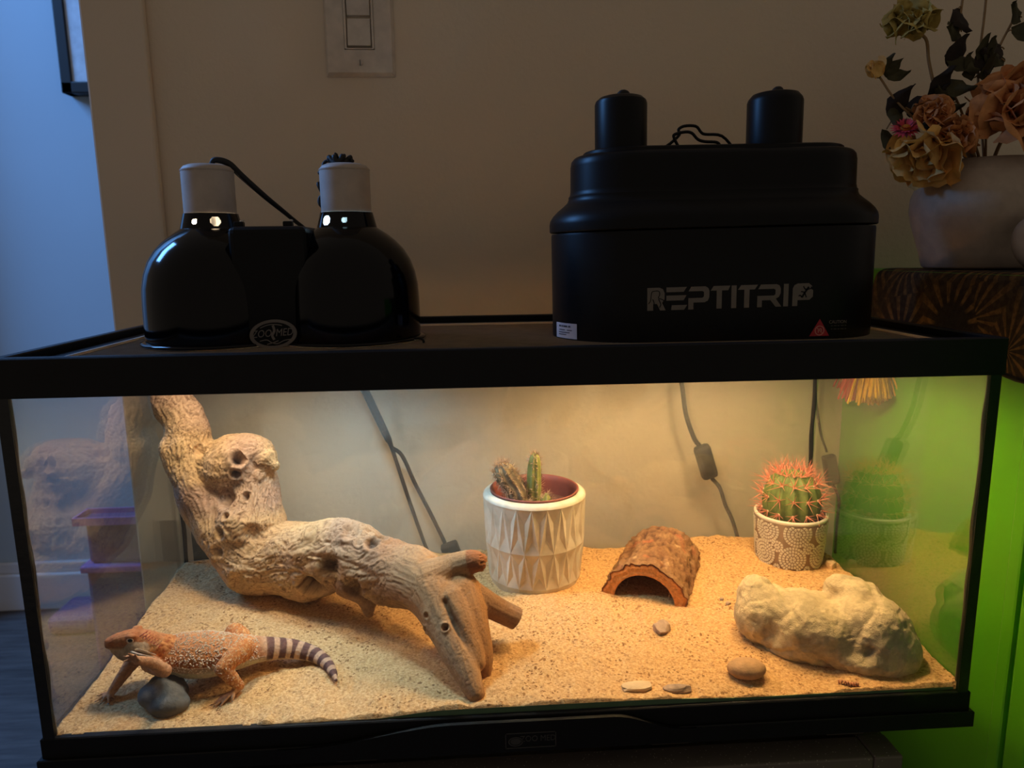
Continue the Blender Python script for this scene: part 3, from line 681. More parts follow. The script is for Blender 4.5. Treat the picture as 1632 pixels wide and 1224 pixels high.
KN = [((-.2833, .2182, .1952), .0062, .012), ((-.286, .2128, .1811), .0048, .010), ((-.2633, .2214, .177), .0062, -.004), ((-.2985, .2127, .1539), .0085, .008), ((-.2762, .2069, .1599), .0042, .007), ((-.2947, .1973, .1406), .0034, .007), ((-.2338, .1654, .0709), .0030, .006), ((-.2009, .1519, .0794), .0115, .013),
 ((-.1789, .1383, .1067), .0100, .0035), ((-.1364, .1383, .1291), .0060, .006), ((-.1278, .1493, .1308), .0052, .009), ((-.0812, .0617, .0908), .0024, .003), ((-.0822, .0607, .0775), .0026, .006), ((-.0643, .0481, .086), .0026, .006), ((-.1538, .1274, .0898), .009, .006), ((-.3363, .253, .242), .009, -.003), ((-.3481, .2297, .2064), .011, -.0035), ((-.2676, .19, .1239), .008, .004), ((-.3062, .1953, .1024), .006, .005), ((-.2458, .1773, .1145), .010, -.003), ((-.1986, .1679, .13), .010, -.003), ((-.2824, .1831, .0721), .010, .004), ((-.3269, .2333, .2012), .006, .004), ((-.1582, .1518, .1349), .007, .004), ((-.3016, .1962, .1227), .006, .005)]
GROOVE = [(-.0640, .0660, .1010, .0042), (-.0560, .0520, .0880, .0048), (-.0480, .0400, .0740, .0048), (-.0400, .0285, .0560, .0040)]
kd = np.zeros(len(Vw)); swirl = np.zeros(len(Vw)); dark = np.zeros(len(Vw))
for c, r, dp in KN:
    d = np.linalg.norm(Vw-np.array(c), axis=1)
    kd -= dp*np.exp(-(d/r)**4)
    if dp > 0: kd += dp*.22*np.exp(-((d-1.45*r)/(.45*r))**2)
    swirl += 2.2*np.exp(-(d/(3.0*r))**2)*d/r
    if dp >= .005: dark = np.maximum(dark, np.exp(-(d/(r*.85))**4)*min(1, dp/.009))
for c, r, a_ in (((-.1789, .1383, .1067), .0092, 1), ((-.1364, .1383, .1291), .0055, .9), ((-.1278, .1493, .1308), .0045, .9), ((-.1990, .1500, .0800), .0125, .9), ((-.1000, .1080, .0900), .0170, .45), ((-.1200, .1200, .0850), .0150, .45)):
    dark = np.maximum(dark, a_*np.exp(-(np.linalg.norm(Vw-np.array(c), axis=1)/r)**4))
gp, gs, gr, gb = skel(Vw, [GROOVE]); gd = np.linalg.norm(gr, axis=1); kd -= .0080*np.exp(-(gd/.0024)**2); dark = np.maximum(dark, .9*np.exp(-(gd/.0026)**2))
smooth_part = np.clip(sstep(.42, .52, s_)*(pid == 0)+np.isin(pid, (3, 4, 5, 6))+(pid == 7)*.5, 0, 1); gnarl = 1-.8*smooth_part
w1 = np.c_[fbm(Vw*22), fbm(Vw*22+7), fbm(Vw*22+13)]*gnarl[:, None]
q = rh*1.0+w1*.22
g1 = vnoise(q*9+np.c_[swirl, s_*9, swirl*.6]); g2 = vnoise(q*22+np.c_[swirl*2.2, s_*12, swirl*1.4]+4); g3 = vnoise(q*46+np.c_[swirl*4, s_*16, swirl*2]+9)
crack = np.exp(-(g1/.07)**2); fine = np.exp(-(g2/.16)**2); lump = fbm(Vw*24+3, 2)
disp = kd+.0052*lump*gnarl+.0013*(1-2*np.abs(g1))*gnarl-.0018*crack*gnarl-.0007*fine*(.35+.65*gnarl)-.0003*np.exp(-(g3/.2)**2)
Vn = Vw+Nw*disp[:, None]
torn = (pid == 5) & (s_ > .040); Vn[:, 0] -= np.where(torn, .007*np.abs(vnoise(np.c_[Vw[:, 1]*420, Vw[:, 2]*520, Vw[:, 0]*20])), 0)*sstep(.040, .050, s_)
Vn[:, 0] = np.maximum(Vn[:, 0], -.3770); Vn[:, 1] = np.clip(Vn[:, 1], .0050, .2966)
tone = .5+.5*vnoise(Vw*26+31)
base = mixc(L3(202, 162, 118), L3(224, 186, 136), tone)
base = mixc(base, L3(172, 138, 122), sstep(.1, .7, vnoise(Vw*np.array([18, 18, 26])+50))*.75*(1-smooth_part))      # greyish mauve patches
legs = np.clip(sstep(.36, .47, s_)*(pid == 0)+np.isin(pid, (3, 4, 5, 6, 7)), 0, 1)
base = mixc(base, mixc(L3(198, 156, 114), L3(166, 116, 74), .5+.5*vnoise(Vw*np.array([40, 40, 18])+9)), legs*.85)
base = mixc(base, L3(176, 126, 78), (pid == 3)*.8+(pid == 4)*.2+(pid == 6)*.5)
base = mixc(base, L3(136, 104, 82), (pid == 4)*.7+(pid == 7)*.6)
base = mixc(base, L3(158, 92, 54), torn*.8)
base = mixc(base, L3(112, 78, 56), crack*.6*gnarl+fine*.34+np.exp(-(g3/.2)**2)*.22)
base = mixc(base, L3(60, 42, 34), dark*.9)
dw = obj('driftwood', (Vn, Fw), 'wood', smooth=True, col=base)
tag(dw, 'gnarled tan driftwood log with knots and holes arching over the sand', 'driftwood')

# ------------------------------------------------------------------ bearded dragon
DP = dict(
body=[(-.3200, .0635, .0700, .0100), (-.3080, .066, .0635, .0140), (-.2950, .067, .0610, .0168), (-.2800, .068, .0595, .0178), (-.2673, .069, .0588, .0166), (-.2540, .072, .0580, .0142), (-.2400, .078, .0560, .0112), (-.2265, .0835, .0535, .0093), (-.2085, .0900, .0485, .0078), (-.1890, .0880, .0440, .0064), (-.1755, .0770, .0420, .0052), (-.1665, .0635, .0402, .0038), (-.1612, .0515, .0385, .0014)],
neck=[(-.3205, .0625, .0750, .0104), (-.3100, .064, .0690, .0126)],
head=[(-.3500, .0540, .0838, .0048), (-.3440, .0550, .0846, .0066), (-.3350, .0565, .0845, .0088), (-.3260, .0590, .0815, .0100), (-.3175, .0620, .0758, .0106)],
snout=[(-.3502, .0540, .0812, .0050), (-.3420, .0560, .0806, .0074)],
jowl=[(-.3310, .0525, .0800, .0066), (-.3235, .0520, .0775, .0068)],
throat=[(-.3455, .0555, .0768, .0062), (-.3390, .0565, .0735, .0090), (-.3280, .0600, .0705, .0100)],
farfore=[(-.3300, .0700, .0640, .0075), (-.3400, .0660, .0560, .0062), (-.3475, .0570, .0458, .0046), (-.3535, .0515, .0372, .0034)],
nearfore=[(-.3180, .0500, .0640, .0072), (-.3080, .0420, .0640, .0062), (-.3000, .0370, .0640, .0058)],
nearfore2=[(-.3005, .0365, .0645, .0054), (-.3050, .0250, .0790, .0042), (-.3095, .0135, .0880, .0036)],
hind=[(-.2430, .0680, .0640, .0085), (-.2480, .0560, .0635, .0082), (-.2545, .0445, .0590, .0070)],
hind2=[(-.2545, .0445, .0585, .0066), (-.2480, .0450, .0490, .0056), (-.2425, .0465, .0410, .0040)],
hindfoot=[(-.2420, .0465, .0405, .0034), (-.2465, .0430, .0378, .0030)],
farhind=[(-.2520, .0900, .0620, .0085), (-.2620, .1000, .0625, .0085), (-.2660, .1080, .0540, .0060), (-.2600, .1100, .0450, .0045)])
def toes(a, dirs, r): return [capsule([(*a, r), (a[0]+d[0]*.5, a[1]+d[1]*.5, a[2]+d[2]*.5+.0012, r), (a[0]+d[0], a[1]+d[1], a[2]+d[2], r*.55)], 8, 3) for d in dirs]
tz = lambda x, y: sz(x, y)+.0012
parts = []
for k, p in DP.items():
    fl = ((0, .94, .34), 1.22) if k == 'body' else ((0, 0, 1), .82) if k in ('head', 'snout') else None
    parts.append(capsule(p, 16, 5, fl))
ff = (-.3540, .0512, .0362); parts += toes(ff, [(-.0095, -.001, tz(-.3635, .050)-ff[2]), (-.0085, -.0065, tz(-.3625, .0447)-ff[2]), (-.0035, -.0095, tz(-.3575, .0417)-ff[2]), (.0025, -.0095, tz(-.3515, .0417)-ff[2]), (.0055, -.004, tz(-.3485, .0472)-ff[2])], .0014)
hf = (-.2465, .0430, .0375); parts += toes(hf, [(-.0160, -.0095, tz(-.2625, .0335)-hf[2]), (-.0125, -.0120, tz(-.259, .031)-hf[2]), (-.0075, -.0125, tz(-.254, .0305)-hf[2]), (-.0115, -.003, tz(-.258, .040)-hf[2]), (.0010, -.0095, tz(-.2455, .0335)-hf[2])], .0016)
nf = (-.3100, .0130, .0885); parts += toes(nf, [(-.0075, -.0050, .0065), (-.0035, -.0060, .0095), (.0020, -.0060, .0085), (-.0090, -.0040, .0015), (.0050, -.0050, .0030)], .0013)
fh = (-.2600, .1100, .0445); parts += toes(fh, [(-.010, .004, -.001), (-.011, -.002, -.001), (-.006, .008, -.001)], .0014)
parts += [ellipsoid((-.3305, .0498, .0898), (.0044, .0028, .0018)), ellipsoid((-.3315, .0642, .0898), (.0044, .0028, .0018))]   # brow ridges
Vd, Fd, Nd = union(parts, .0009, 3)
keys = list(DP); pid, s_, rad, _ = skel(Vd, [DP[k] for k in keys])
isb = pid == 0; nz = Nd[:, 2]; ny_ = Nd[:, 1]
orange = mixc(L3(202, 116, 56), L3(228, 160, 98), .5+.5*vnoise(Vd*420)); orange = mixc(orange, L3(150, 66, 28), sstep(.05, .5, vnoise(Vd*620+3))*.75)
tanh_ = mixc(L3(206, 142, 92), L3(186, 110, 62), .5+.5*vnoise(Vd*300+8)); cream = mixc(L3(220, 204, 168), L3(200, 186, 146), .5+.5*vnoise(Vd*120))
c = orange.copy()
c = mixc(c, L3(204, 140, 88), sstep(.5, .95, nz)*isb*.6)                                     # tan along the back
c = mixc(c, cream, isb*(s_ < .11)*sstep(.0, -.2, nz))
tail = isb*sstep(.082, .10, s_)
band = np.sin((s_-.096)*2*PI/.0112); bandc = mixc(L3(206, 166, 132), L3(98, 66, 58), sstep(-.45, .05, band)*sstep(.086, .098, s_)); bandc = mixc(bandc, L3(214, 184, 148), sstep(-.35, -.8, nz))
c = mixc(c, bandc, tail)
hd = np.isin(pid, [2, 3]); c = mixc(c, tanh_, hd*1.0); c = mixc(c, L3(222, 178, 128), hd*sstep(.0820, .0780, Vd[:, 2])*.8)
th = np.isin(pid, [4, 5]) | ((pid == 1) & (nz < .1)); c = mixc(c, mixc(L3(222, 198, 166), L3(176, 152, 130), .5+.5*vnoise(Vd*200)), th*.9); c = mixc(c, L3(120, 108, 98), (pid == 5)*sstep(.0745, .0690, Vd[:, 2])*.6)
ff_ = np.isin(pid, [6]); c = mixc(c, L3(190, 140, 100), ff_*.7); nf_ = np.isin(pid, [7, 8]); c = mixc(c, L3(206, 156, 118), nf_*.75)
leg = np.isin(pid, [9, 10, 11, 12]); c = mixc(c, mixc(L3(196, 116, 56), L3(228, 172, 110), sstep(0, .5, vnoise(Vd*900))), leg*.9)
feet = ((Vd[:, 2] < .040) & (pid != 0)); c = mixc(c, L3(206, 158, 116), feet*.7)
mouth = hd*np.exp(-((Vd[:, 2]-(.0802-.05*np.maximum(Vd[:, 0]+.345, 0)))/.0005)**2); c = mixc(c, L3(120, 74, 52), mouth*.8)
Vd2 = Vd+Nd*((.00035*vnoise(Vd*900)+.0002*vnoise(Vd*1500))*(1-.5*th))[:, None]
BD = thing('bearded_dragon', 'orange bearded dragon with banded tail raising its head over dark stone', 'lizard', (-.28, .068, .04))
obj('body', (Vd2, Fd), 'skin', BD, smooth=True, col=c)
for yy, s1 in ((.0482, -1), (.0658, 1)):
    e = obj('eye', ellipsoid((-.3308, yy, .0868), (.0020, .0013, .0018), n=14, m=10), 'eye', BD, smooth=True)
    obj('eyelid', tube([(-.3308+.0025*math.cos(a), yy-.0002*s1+s1*.0006, .0868+.0021*math.sin(a)) for a in np.linspace(0, 2*PI, 20)], .0005, 6), 'spine_pale', e, smooth=True)
ear = obj('ear_opening', ellipsoid((-.3205, .0505, .0800), (.0017, .0007, .0021), n=12, m=8), 'eye', BD, smooth=True)
# flank spikes, dorsal scales, beard spikes
fb = []; fdv = []
bodyc = catmull(np.array(DP['body']), 12)
for i, p in enumerate(bodyc[6:84]):
    for sd in (-1, 1):
        for row, (cz, ln) in enumerate(((-.35, .0026), (-.12, .0020))):
            dy = sd*1.2*p[3]*math.sqrt(1-cz*cz); fb.append(np.array([p[0]+.0008*row, p[1]+dy*.95, p[2]+p[3]*cz-dy*.06])); fdv.append((.5, sd*.8, .1-.1*row))
obj('flank_spikes', cones(fb, fdv, [.0022]*len(fb), [.0007]*len(fb), 5), 'spine_pale', BD, kind='stuff')
sel = np.where((nz > -.15) & isb & (s_ < .088))[0]; sel = rng.choice(sel, 1100, False)
dr = Nd[sel]+np.array([.9, 0, .1]); big = rng.random(1100) < .35
obj('back_scales', cones(Vd2[sel], dr, np.where(big, .0015, .0009), np.where(big, .0009, .0006), 5), 'spine_pale', BD, kind='stuff')
sel = np.where(leg & (nz > -.3) & (Vd[:, 2] > .042))[0]; sel = rng.choice(sel, 260, False)
obj('leg_scales', cones(Vd2[sel], Nd[sel]+np.array([.3, 0, -.3]), [.0007]*260, [.0005]*260, 5), 'spine_pale', BD, kind='stuff')
bs = []; bdv = []; bl = []
for t in np.linspace(0, 1, 16):
    p = np.array([-.3300+.0130*t, .0462+.001*t, .0775-.0060*t]); bs.append(p); bdv.append((.9, -.62, .10+.2*t)); bl.append(.0110)
    p = np.array([-.3270+.0120*t, .0470+.001*t, .0790-.006*t]); bs.append(p); bdv.append((.9, -.6, .35)); bl.append(.0085)
    p = np.array([-.3330+.0150*t, .0470+.001*t, .0745-.0050*t]); bs.append(p); bdv.append((.8, -.6, -.15)); bl.append(.0090)
obj('beard_spikes', cones(bs, bdv, bl, [.0013]*len(bs), 5), 'spine_pale', BD)
ns = [np.array([-.3230+.013*t, .0535+.004*t+.004*(k % 3-1), .0895-.0125*t]) for k, t in enumerate(np.linspace(0, 1, 22))]
obj('neck_spikes', cones(ns, [(.8, -.2, .75)]*22, [.0038]*22, [.0008]*22, 5), 'spine_pink', BD)
cl = []; cd = []
for a, ds in ((ff, [(-.0095, -.001), (-.0085, -.0065), (-.0035, -.0095), (.0025, -.0095)]), (hf, [(-.0160, -.0095), (-.0125, -.0120), (-.0075, -.0125), (.0010, -.0095)])):
    for dx, dy in ds: cl.append(np.array([a[0]+dx*1.02, a[1]+dy*1.02, tz(a[0]+dx, a[1]+dy)+.0002])); cd.append((dx, dy, -.002))
for a_, b_ in zip(cl, cd): obj('claw', cones([a_], [b_], [.0024], [.0005], 5), 'claw', BD)

# ------------------------------------------------------------------ stones
def stone(name, parts, voxel, sm, amp, fr, mat, label, cat='stone', dents=(), colf=None, extra=None):
    V, F, N = union(parts, voxel, sm)
    d = amp*fbm(V*fr+2, 3)
    for c, r, dp in dents: d -= dp*np.exp(-(np.linalg.norm(V-np.array(c), axis=1)/r)**2)
    if extra is not None: d = d+extra(V)
    V2 = V+N*d[:, None]
    o = obj(name, (V2, F), mat, smooth=True, col=colf(V2, N, d) if colf else None)
    return tag(o, label, cat)
ds = stone('grey_stone', [ellipsoid((-.3055, .0420, .0400), (.0205, .0175, .0120), (0, .10, .35)), ellipsoid((-.2980, .0320, .0365), (.0180, .0130, .0100)), ellipsoid((-.3060, .0500, .0430), (.0160, .0130, .0105))], .0014, 14, .0006, 60, 'stone_grey', 'smooth dark grey river stone under the belly of the bearded dragon')
rk_parts = [ellipsoid((.2430, .0900, .0610), (.0310, .0330, .0300), (0, .10, -.5)), ellipsoid((.2355, .1020, .0780), (.0165, .0190, .0190), (0, .35, 0)), ellipsoid((.2770, .0680, .0570), (.0480, .0370, .0310), (0, .18, -.45)), ellipsoid((.3260, .0580, .0560), (.0390, .0400, .0370), (0, .25, -.3)),
 ellipsoid((.3390, .0480, .0475), (.0260, .0300, .0300)), ellipsoid((.3150, .0900, .0800), (.0165, .0190, .0165), (0, .1, 0)), ellipsoid((.3290, .0780, .0780), (.0235, .0230, .0190), (0, .5, 0)), ellipsoid((.3080, .0380, .0430), (.0370, .0220, .0140), (0, .05, -.25)), ellipsoid((.2560, .0700, .0460), (.0300, .0250, .0180), (0, .1, -.6)), ellipsoid((.2850, .0760, .0580), (.0620, .0380, .0270), (0, .12, -.42))]
def rock_col(V, N, d):
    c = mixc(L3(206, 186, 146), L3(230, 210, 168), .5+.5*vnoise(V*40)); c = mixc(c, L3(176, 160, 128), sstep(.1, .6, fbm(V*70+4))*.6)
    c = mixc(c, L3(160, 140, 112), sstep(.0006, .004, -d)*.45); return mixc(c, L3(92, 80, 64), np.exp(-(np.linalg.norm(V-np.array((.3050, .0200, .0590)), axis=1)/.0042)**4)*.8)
def rock_extra(V):
    q = np.abs(vnoise(V*14+21)); q2 = np.abs(vnoise(V*40+3)); return_ = -.0016*np.exp(-(q/.035)**2)+.0022*vnoise(V*30)-.0008*np.exp(-(q2/.05)**2)+.0009*vnoise(V*120)+.0007*vnoise(V*300)
    return return_
    g = vnoise(np.c_[V[:, 0]*26-V[:, 2]*60, V[:, 1]*20, V[:, 2]*90+V[:, 0]*30]); return -.0030*np.exp(-(g/.09)**2)*sstep(-.2, .3, vnoise(V*25+9))+.0012*vnoise(V*160)
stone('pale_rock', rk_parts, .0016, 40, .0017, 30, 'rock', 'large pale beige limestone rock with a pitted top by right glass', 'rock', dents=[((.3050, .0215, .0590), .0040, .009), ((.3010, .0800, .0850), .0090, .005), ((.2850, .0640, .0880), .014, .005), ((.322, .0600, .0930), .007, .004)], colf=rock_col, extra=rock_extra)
stone('brown_pebble', [ellipsoid((.1990, .0290, sz(.199, .029)+.0055), (.0170, .0125, .0085), (0, 0, -.1))], .001, 6, .0004, 90, 'pebble', 'flat round brown pebble on the sand before the pale rock', 'pebble')
def shard(x, y, rx, ry, rz, rot, mat, label):
    V, F = ellipsoid((0, 0, 0), (1, 1, 1), n=11, m=7); V = V*(1+.28*vnoise(V*1.9+x*90))[:, None]; V = np.clip(V, -.8, .8)
    V = V*np.array((rx, ry, rz)); R = np.array(Matrix.Rotation(rot[2], 3, 'Z') @ Matrix.Rotation(rot[0], 3, 'X')); V = V@R.T+np.array((x, y, sz(x, y)+rz*.25))
    o = obj('stone_shard', (V, F), mat); return tag(o, label, 'stone')
shard(.1441, .106, .0100, .0085, .0075, (.5, 0, .3), 'shard', 'small grey broken stone shard on open sand in front of the bark hide')
shard(.1329, .0150, .0150, .0055, .0050, (.3, 0, .05), 'shard', 'long mauve stone chip at the front glass left of the brown pebble')
shard(.0990, .0190, .0160, .0060, .0036, (.2, 0, 0), 'shard_pale', 'pale flat stone chip nearly buried at the front glass')
shard(.2244, .1440, .0032, .0028, .0026, (0, 0, .4), 'shard', 'tiny brown grit stone on sand between hide and pale rock')
shard(.2202, .1520, .0024, .0024, .0024, (0, 0, .9), 'shard', 'tiny tan grit stone just behind the brown grit stone')
shard(.3660, .2080, .0060, .0060, .0065, (0, 0, .4), 'shard_pale', 'small pale pebble in the back corner beside right glass pane')
wp = [(.2740, .0130), (.2790, .0105), (.2850, .0095), (.2910, .0100)]
mw = thing('mealworm', 'small ribbed pinkish brown mealworm lying before the pale rock', 'insect', (.283, .0105, .036))
for k, t in enumerate(np.linspace(0, 1, 9)[:-1]):
    q = catmull(np.array(wp), 8); a = q[int(t*(len(q)-1))]; b_ = q[int((t+.115)*(len(q)-1))]
    obj('segment', tube([(*a, sz(*a)+.0016, .0016), (*(a*.5+b_*.5), sz(*a)+.0018, .0020), (*b_, sz(*b_)+.0016, .0016)], 0, 9), 'worm', mw, smooth=True)

# ------------------------------------------------------------------ half log hide
ax = np.array((.44, .898, .03)); ax /= np.linalg.norm(ax); sd = np.array((ax[1], -ax[0], 0)); sd /= np.linalg.norm(sd); upv = np.cross(sd, ax)
hc = np.array((.1415, .1660, .0390)); HL = .108; Ro, Ri = .0455, .0325
H = thing('bark_hide', 'half round bark log hide with orange cut end on the sand', 'log hide', tuple(hc))
def arch(r, n, m, rough, l0=0, l1=HL):
    V = []
    for j in range(m):
        t = l0+(l1-l0)*j/(m-1)
        for i in range(n):
            a = PI*(-.06+1.12*i/(n-1)); V.append((r, a, t))
    V = np.array(V); a = V[:, 1]; t = V[:, 2]
    rr = V[:, 0]+(rough*(.0022*vnoise(np.c_[a*7, t*70, t*0])+.0016*vnoise(np.c_[a*16, t*160, t*0+5])-.0016*np.exp(-(vnoise(np.c_[a*11, t*55, t*0+9])/.12)**2)) if rough else .0006*vnoise(np.c_[a*20, t*30, t*0]))
    P = hc+np.outer(rr*np.cos(a), sd)+np.outer(rr*np.sin(a)*.98, upv)+np.outer(t, ax)
    return P, a, t, rr
n, m = 72, 90
Po, a_, t_, rr_ = arch(Ro, n, m, 1.0)
Fo = [[j*n+i, j*n+i+1, (j+1)*n+i+1, (j+1)*n+i] for j in range(m-1) for i in range(n-1)]
bc = mixc(L3(132, 94, 66), L3(170, 132, 96), .5+.5*fbm(Po*90)); bc = mixc(bc, L3(84, 54, 40), sstep(-.0002, -.0026, rr_-Ro)*.8); bc = mixc(bc, L3(178, 110, 78), sstep(.45, .8, vnoise(Po*75+4))*.8); bc = mixc(bc, L3(206, 170, 128), sstep(.6, .9, vnoise(Po*110+14))*.8)
obj('bark', (Po, Fo), 'bark', H, smooth=True, col=bc)
Pi_, ai, ti, ri = arch(Ri, 40, 20, 0)
ic = mixc(L3(126, 90, 66), L3(176, 132, 96), .5+.5*vnoise(np.c_[ai*14, ti*20, ti*0]))
obj('inner_wall', (Pi_, [[j*40+i, (j+1)*40+i, (j+1)*40+i+1, j*40+i+1] for j in range(19) for i in range(39)]), 'bark', H, smooth=True, col=ic)
def cutface(t, idx):
    V = []; C_ = []
    nn = 72
    for k in range(7):
        for i in range(nn):
            a = PI*(-.06+1.12*i/(nn-1)); ro = np.linalg.norm(Po[idx*n+i]-(hc+ax*t)); r = Ri+(ro-Ri)*k/6
            V.append(hc+sd*r*math.cos(a)+upv*r*.98*math.sin(a)+ax*(t-.0004*math.sin(k*2.1)*(1 if idx == 0 else -1)))
            C_.append(L3(234, 156, 88) if k < 6 else L3(112, 52, 36))
    V = np.array(V); C_ = np.array(C_); C_ = mixc(C_, L3(240, 172, 100), sstep(-.1, .6, np.repeat(vnoise(np.c_[np.arange(7)*1.3, np.zeros(7), np.zeros(7)]), nn)+.5*vnoise(V*130))*.7)
    Fq = [[k*nn+i, (k+1)*nn+i, (k+1)*nn+i+1, k*nn+i+1] for k in range(6) for i in range(nn-1)]
    return V, Fq, C_
for t, idx in ((0, 0), (HL, m-1)):
    V_, F_, C_ = cutface(t, idx); obj('cut_face', (V_, F_), 'bark', H, col=C_, label='orange sawn end grain of the half log')
for i in (0, n-1):   # undersides
    i2 = 0 if i == 0 else 39
    q = np.array([Po[i], Po[(m-1)*n+i], Pi_[19*40+i2], Pi_[i2]]); obj('cut_edge', (q, [[0, 1, 2, 3]]), 'bark', H, col=np.tile(L3(150, 90, 56), (4, 1)))
fl = [];
for k in range(14):
    a = .4+rng.random()*2.3; t = .01+rng.random()*.09; p = hc+sd*Ri*math.cos(a)+upv*Ri*math.sin(a)+ax*t; q = p-upv*(.006+.012*rng.random())+sd*.006*(rng.random()-.5)-ax*.005
    fl.append(tube([p, (p+q)/2+sd*.002, q], .0003, 5))
obj('loose_fibres', join(*fl), 'spine_fuzz', H, kind='stuff')

# ------------------------------------------------------------------ pot with faceted sides and columnar cacti
pc = (.0318, .2330); pz = .0430
PT = thing('faceted_pot_cactus', 'white faceted ceramic pot holding columnar cacti behind the driftwood', 'cactus', (*pc, pz))
NF = 22
def faceted():
    lev = [(.0500, .000, 0), (.0518, .0080, 0), (.0556, .0490, .5), (.0572, .0995, 0)]
    V = []; F = []; ringid = []
    for r, z, off in lev:
        ringid.append([len(V)+i for i in range(NF)])
        for i in range(NF):
            a = 2*PI*(i+off)/NF; V.append(np.array((pc[0]+r*math.cos(a), pc[1]+r*math.sin(a), pz+z)))
    def tri(a, b, c):
        m_ = (V[a]+V[b]+V[c])/3; ctr = np.array((pc[0], pc[1], m_[2])); m_ = ctr+(m_-ctr)*(1-.0022/np.linalg.norm(m_-ctr)); V.append(m_); k = len(V)-1
        F.extend([[a, b, k], [b, c, k], [c, a, k]])
    for j in range(1, 3):
        A, B = ringid[j], ringid[j+1]; offA, offB = lev[j][2], lev[j+1][2]
        for i in range(NF):
            n_ = (i+1) % NF
            if offA < offB: tri(A[i], A[n_], B[i]); tri(B[i], A[n_], B[n_])
            else: tri(A[i], A[n_], B[n_]); tri(A[i], B[n_], B[i])
    for i in range(NF): n_ = (i+1) % NF; F.append([ringid[0][i], ringid[0][n_], ringid[1][n_], ringid[1][i]])
    F.append(ringid[0][::-1]); return np.array(V), F
obj('pot', faceted(), 'pot_white', PT)
obj('pot_shoulder', lathe([(.0572, .0995), (.0566, .1015), (.0548, .1032), (.0528, .1040), (.0510, .1044), (.0494, .1046), (.0480, .1030), (.0478, .060)], 66, (*pc, pz), False), 'pot_white', PT, smooth=True)
obj('liner_pot', lathe([(.0462, .070), (.0470, .1040), (.0492, .1052), (.0494, .1068), (.0484, .1072), (.0468, .1062), (.0455, .100), (.0440, .078), (.0425, .070)], 60, (*pc, pz), False), 'terracotta', PT, smooth=True, label='brown plastic nursery pot inside the white one')
sv, sf = lathe([(.0445, .0840), (.034, .0865), (.022, .0880), (.010, .0880), (0, .0885)], 40, (*pc, pz), False); sv = sv+np.c_[np.zeros(len(sv)), np.zeros(len(sv)), .0022*vnoise(sv*220)]
obj('soil', (sv, sf), 'soil', PT, smooth=True)
def ribbed(P, ribs, depth, n=40, sub=8):
    V, F = tube(P, 0, n, sub)
    Pp = catmull(np.array(P, float), sub); A = np.arange(n)*2*PI/n
    V = V.reshape(len(Pp), n, 3); k = 1-depth*(.5+.5*np.cos(A*ribs))
    V = Pp[:, None, :3]+(V-Pp[:, None, :3])*k[None, :, None]
    return V.reshape(-1, 3), F
def spiny(name, P, ribs, mat, fuzz, parent, cnt, ln, rr, up_=.25):
    V, F = ribbed(P, ribs, .22); o = obj(name, (V, F), mat, parent, smooth=True)
    me = o.data; N = np.empty(len(V)*3); me.vertex_normals.foreach_get('vector', N); N = N.reshape(-1, 3)
    ring = len(V)//40; idx = []
    for k in range(cnt):
        j = rng.integers(0, ring); i = int(round((rng.integers(0, ribs)+.5)*40/ribs)) % 40; idx.append(j*40+i)
    base_ = V[idx]; d = N[idx]+rng.normal(0, .7, (cnt, 3))+np.array((0, 0, up_))
    obj('spines', cones(base_, d, ln*(.5+rng.random(cnt)), [rr]*cnt, 3), fuzz, o, kind='stuff'); return o
bx, by_, bz = pc[0], pc[1], pz+.085
spiny('cactus_column', [(.0300, .222, bz, .0075), (.0302, .222, bz+.02, .0085), (.0308, .222, bz+.042, .0080), (.0316, .222, bz+.058, .0060), (.0318, .222, bz+.0645, .0015)], 8, 'cactus_pale', 'spine_fuzz', PT, 420, .0050, .00036)
spiny('cactus_column', [(.0160, .222, bz, .0110), (.0130, .222, bz+.016, .0130), (.0090, .222, bz+.027, .0115), (.0020, .222, bz+.036, .0120), (-.0040, .222, bz+.047, .0110), (-.0075, .222, bz+.054, .003)], 10, 'cactus_grey', 'spine_fuzz', PT, 800, .0070, .00036)
spiny('cactus_offset', [(.0420, .214, bz, .0060), (.0430, .214, bz+.012, .0068), (.0440, .214, bz+.020, .0020)], 7, 'cactus_pale', 'spine_fuzz', PT, 140, .0055, .00036)
spiny('cactus_offset', [(.0250, .205, bz-.001, .0060), (.0250, .205, bz+.008, .0066), (.0250, .205, bz+.0135, .0020)], 7, 'cactus_pale', 'spine_fuzz', PT, 140, .0055, .00036)

# ------------------------------------------------------------------ mosaic pot with barrel cactus
qc = (.3300, .2380); qz = .0500
QT = thing('mosaic_pot_cactus', 'round green barrel cactus with pink spines in white mosaic dot pot', 'cactus', (*qc, qz))
qr = lambda z: .0362+(.0402-.0362)*min(max(z/.056, 0), 1)
obj('pot', lathe([(.0335, .0), (.0360, .0015), (.0372, .012), (.0392, .035), (.0400, .0555), (.0396, .0580), (.0384, .0588), (.0372, .0580), (.0368, .045)], 64, (*qc, qz)[0:3], True), 'pot_grey', QT, smooth=True)
obj('pot_rim', lathe([(.0402, .0550), (.0408, .0565), (.0404, .0585), (.0388, .0592), (.0372, .0584), (.0370, .0560)], 64, (*qc, qz), False), 'brick_white', QT, smooth=True)
sv, sf = lathe([(.0372, .0500), (.025, .0515), (0, .052)], 30, (*qc, qz), False); obj('soil', (sv, sf), 'soil', QT, smooth=True)
dots = []; 
def cyl(u, z, d):
    r = qr(z)+.0004+d; a = -PI/2+u/.0385; return (qc[0]+r*math.cos(a), qc[1]+r*math.sin(a), qz+z)
cent = []
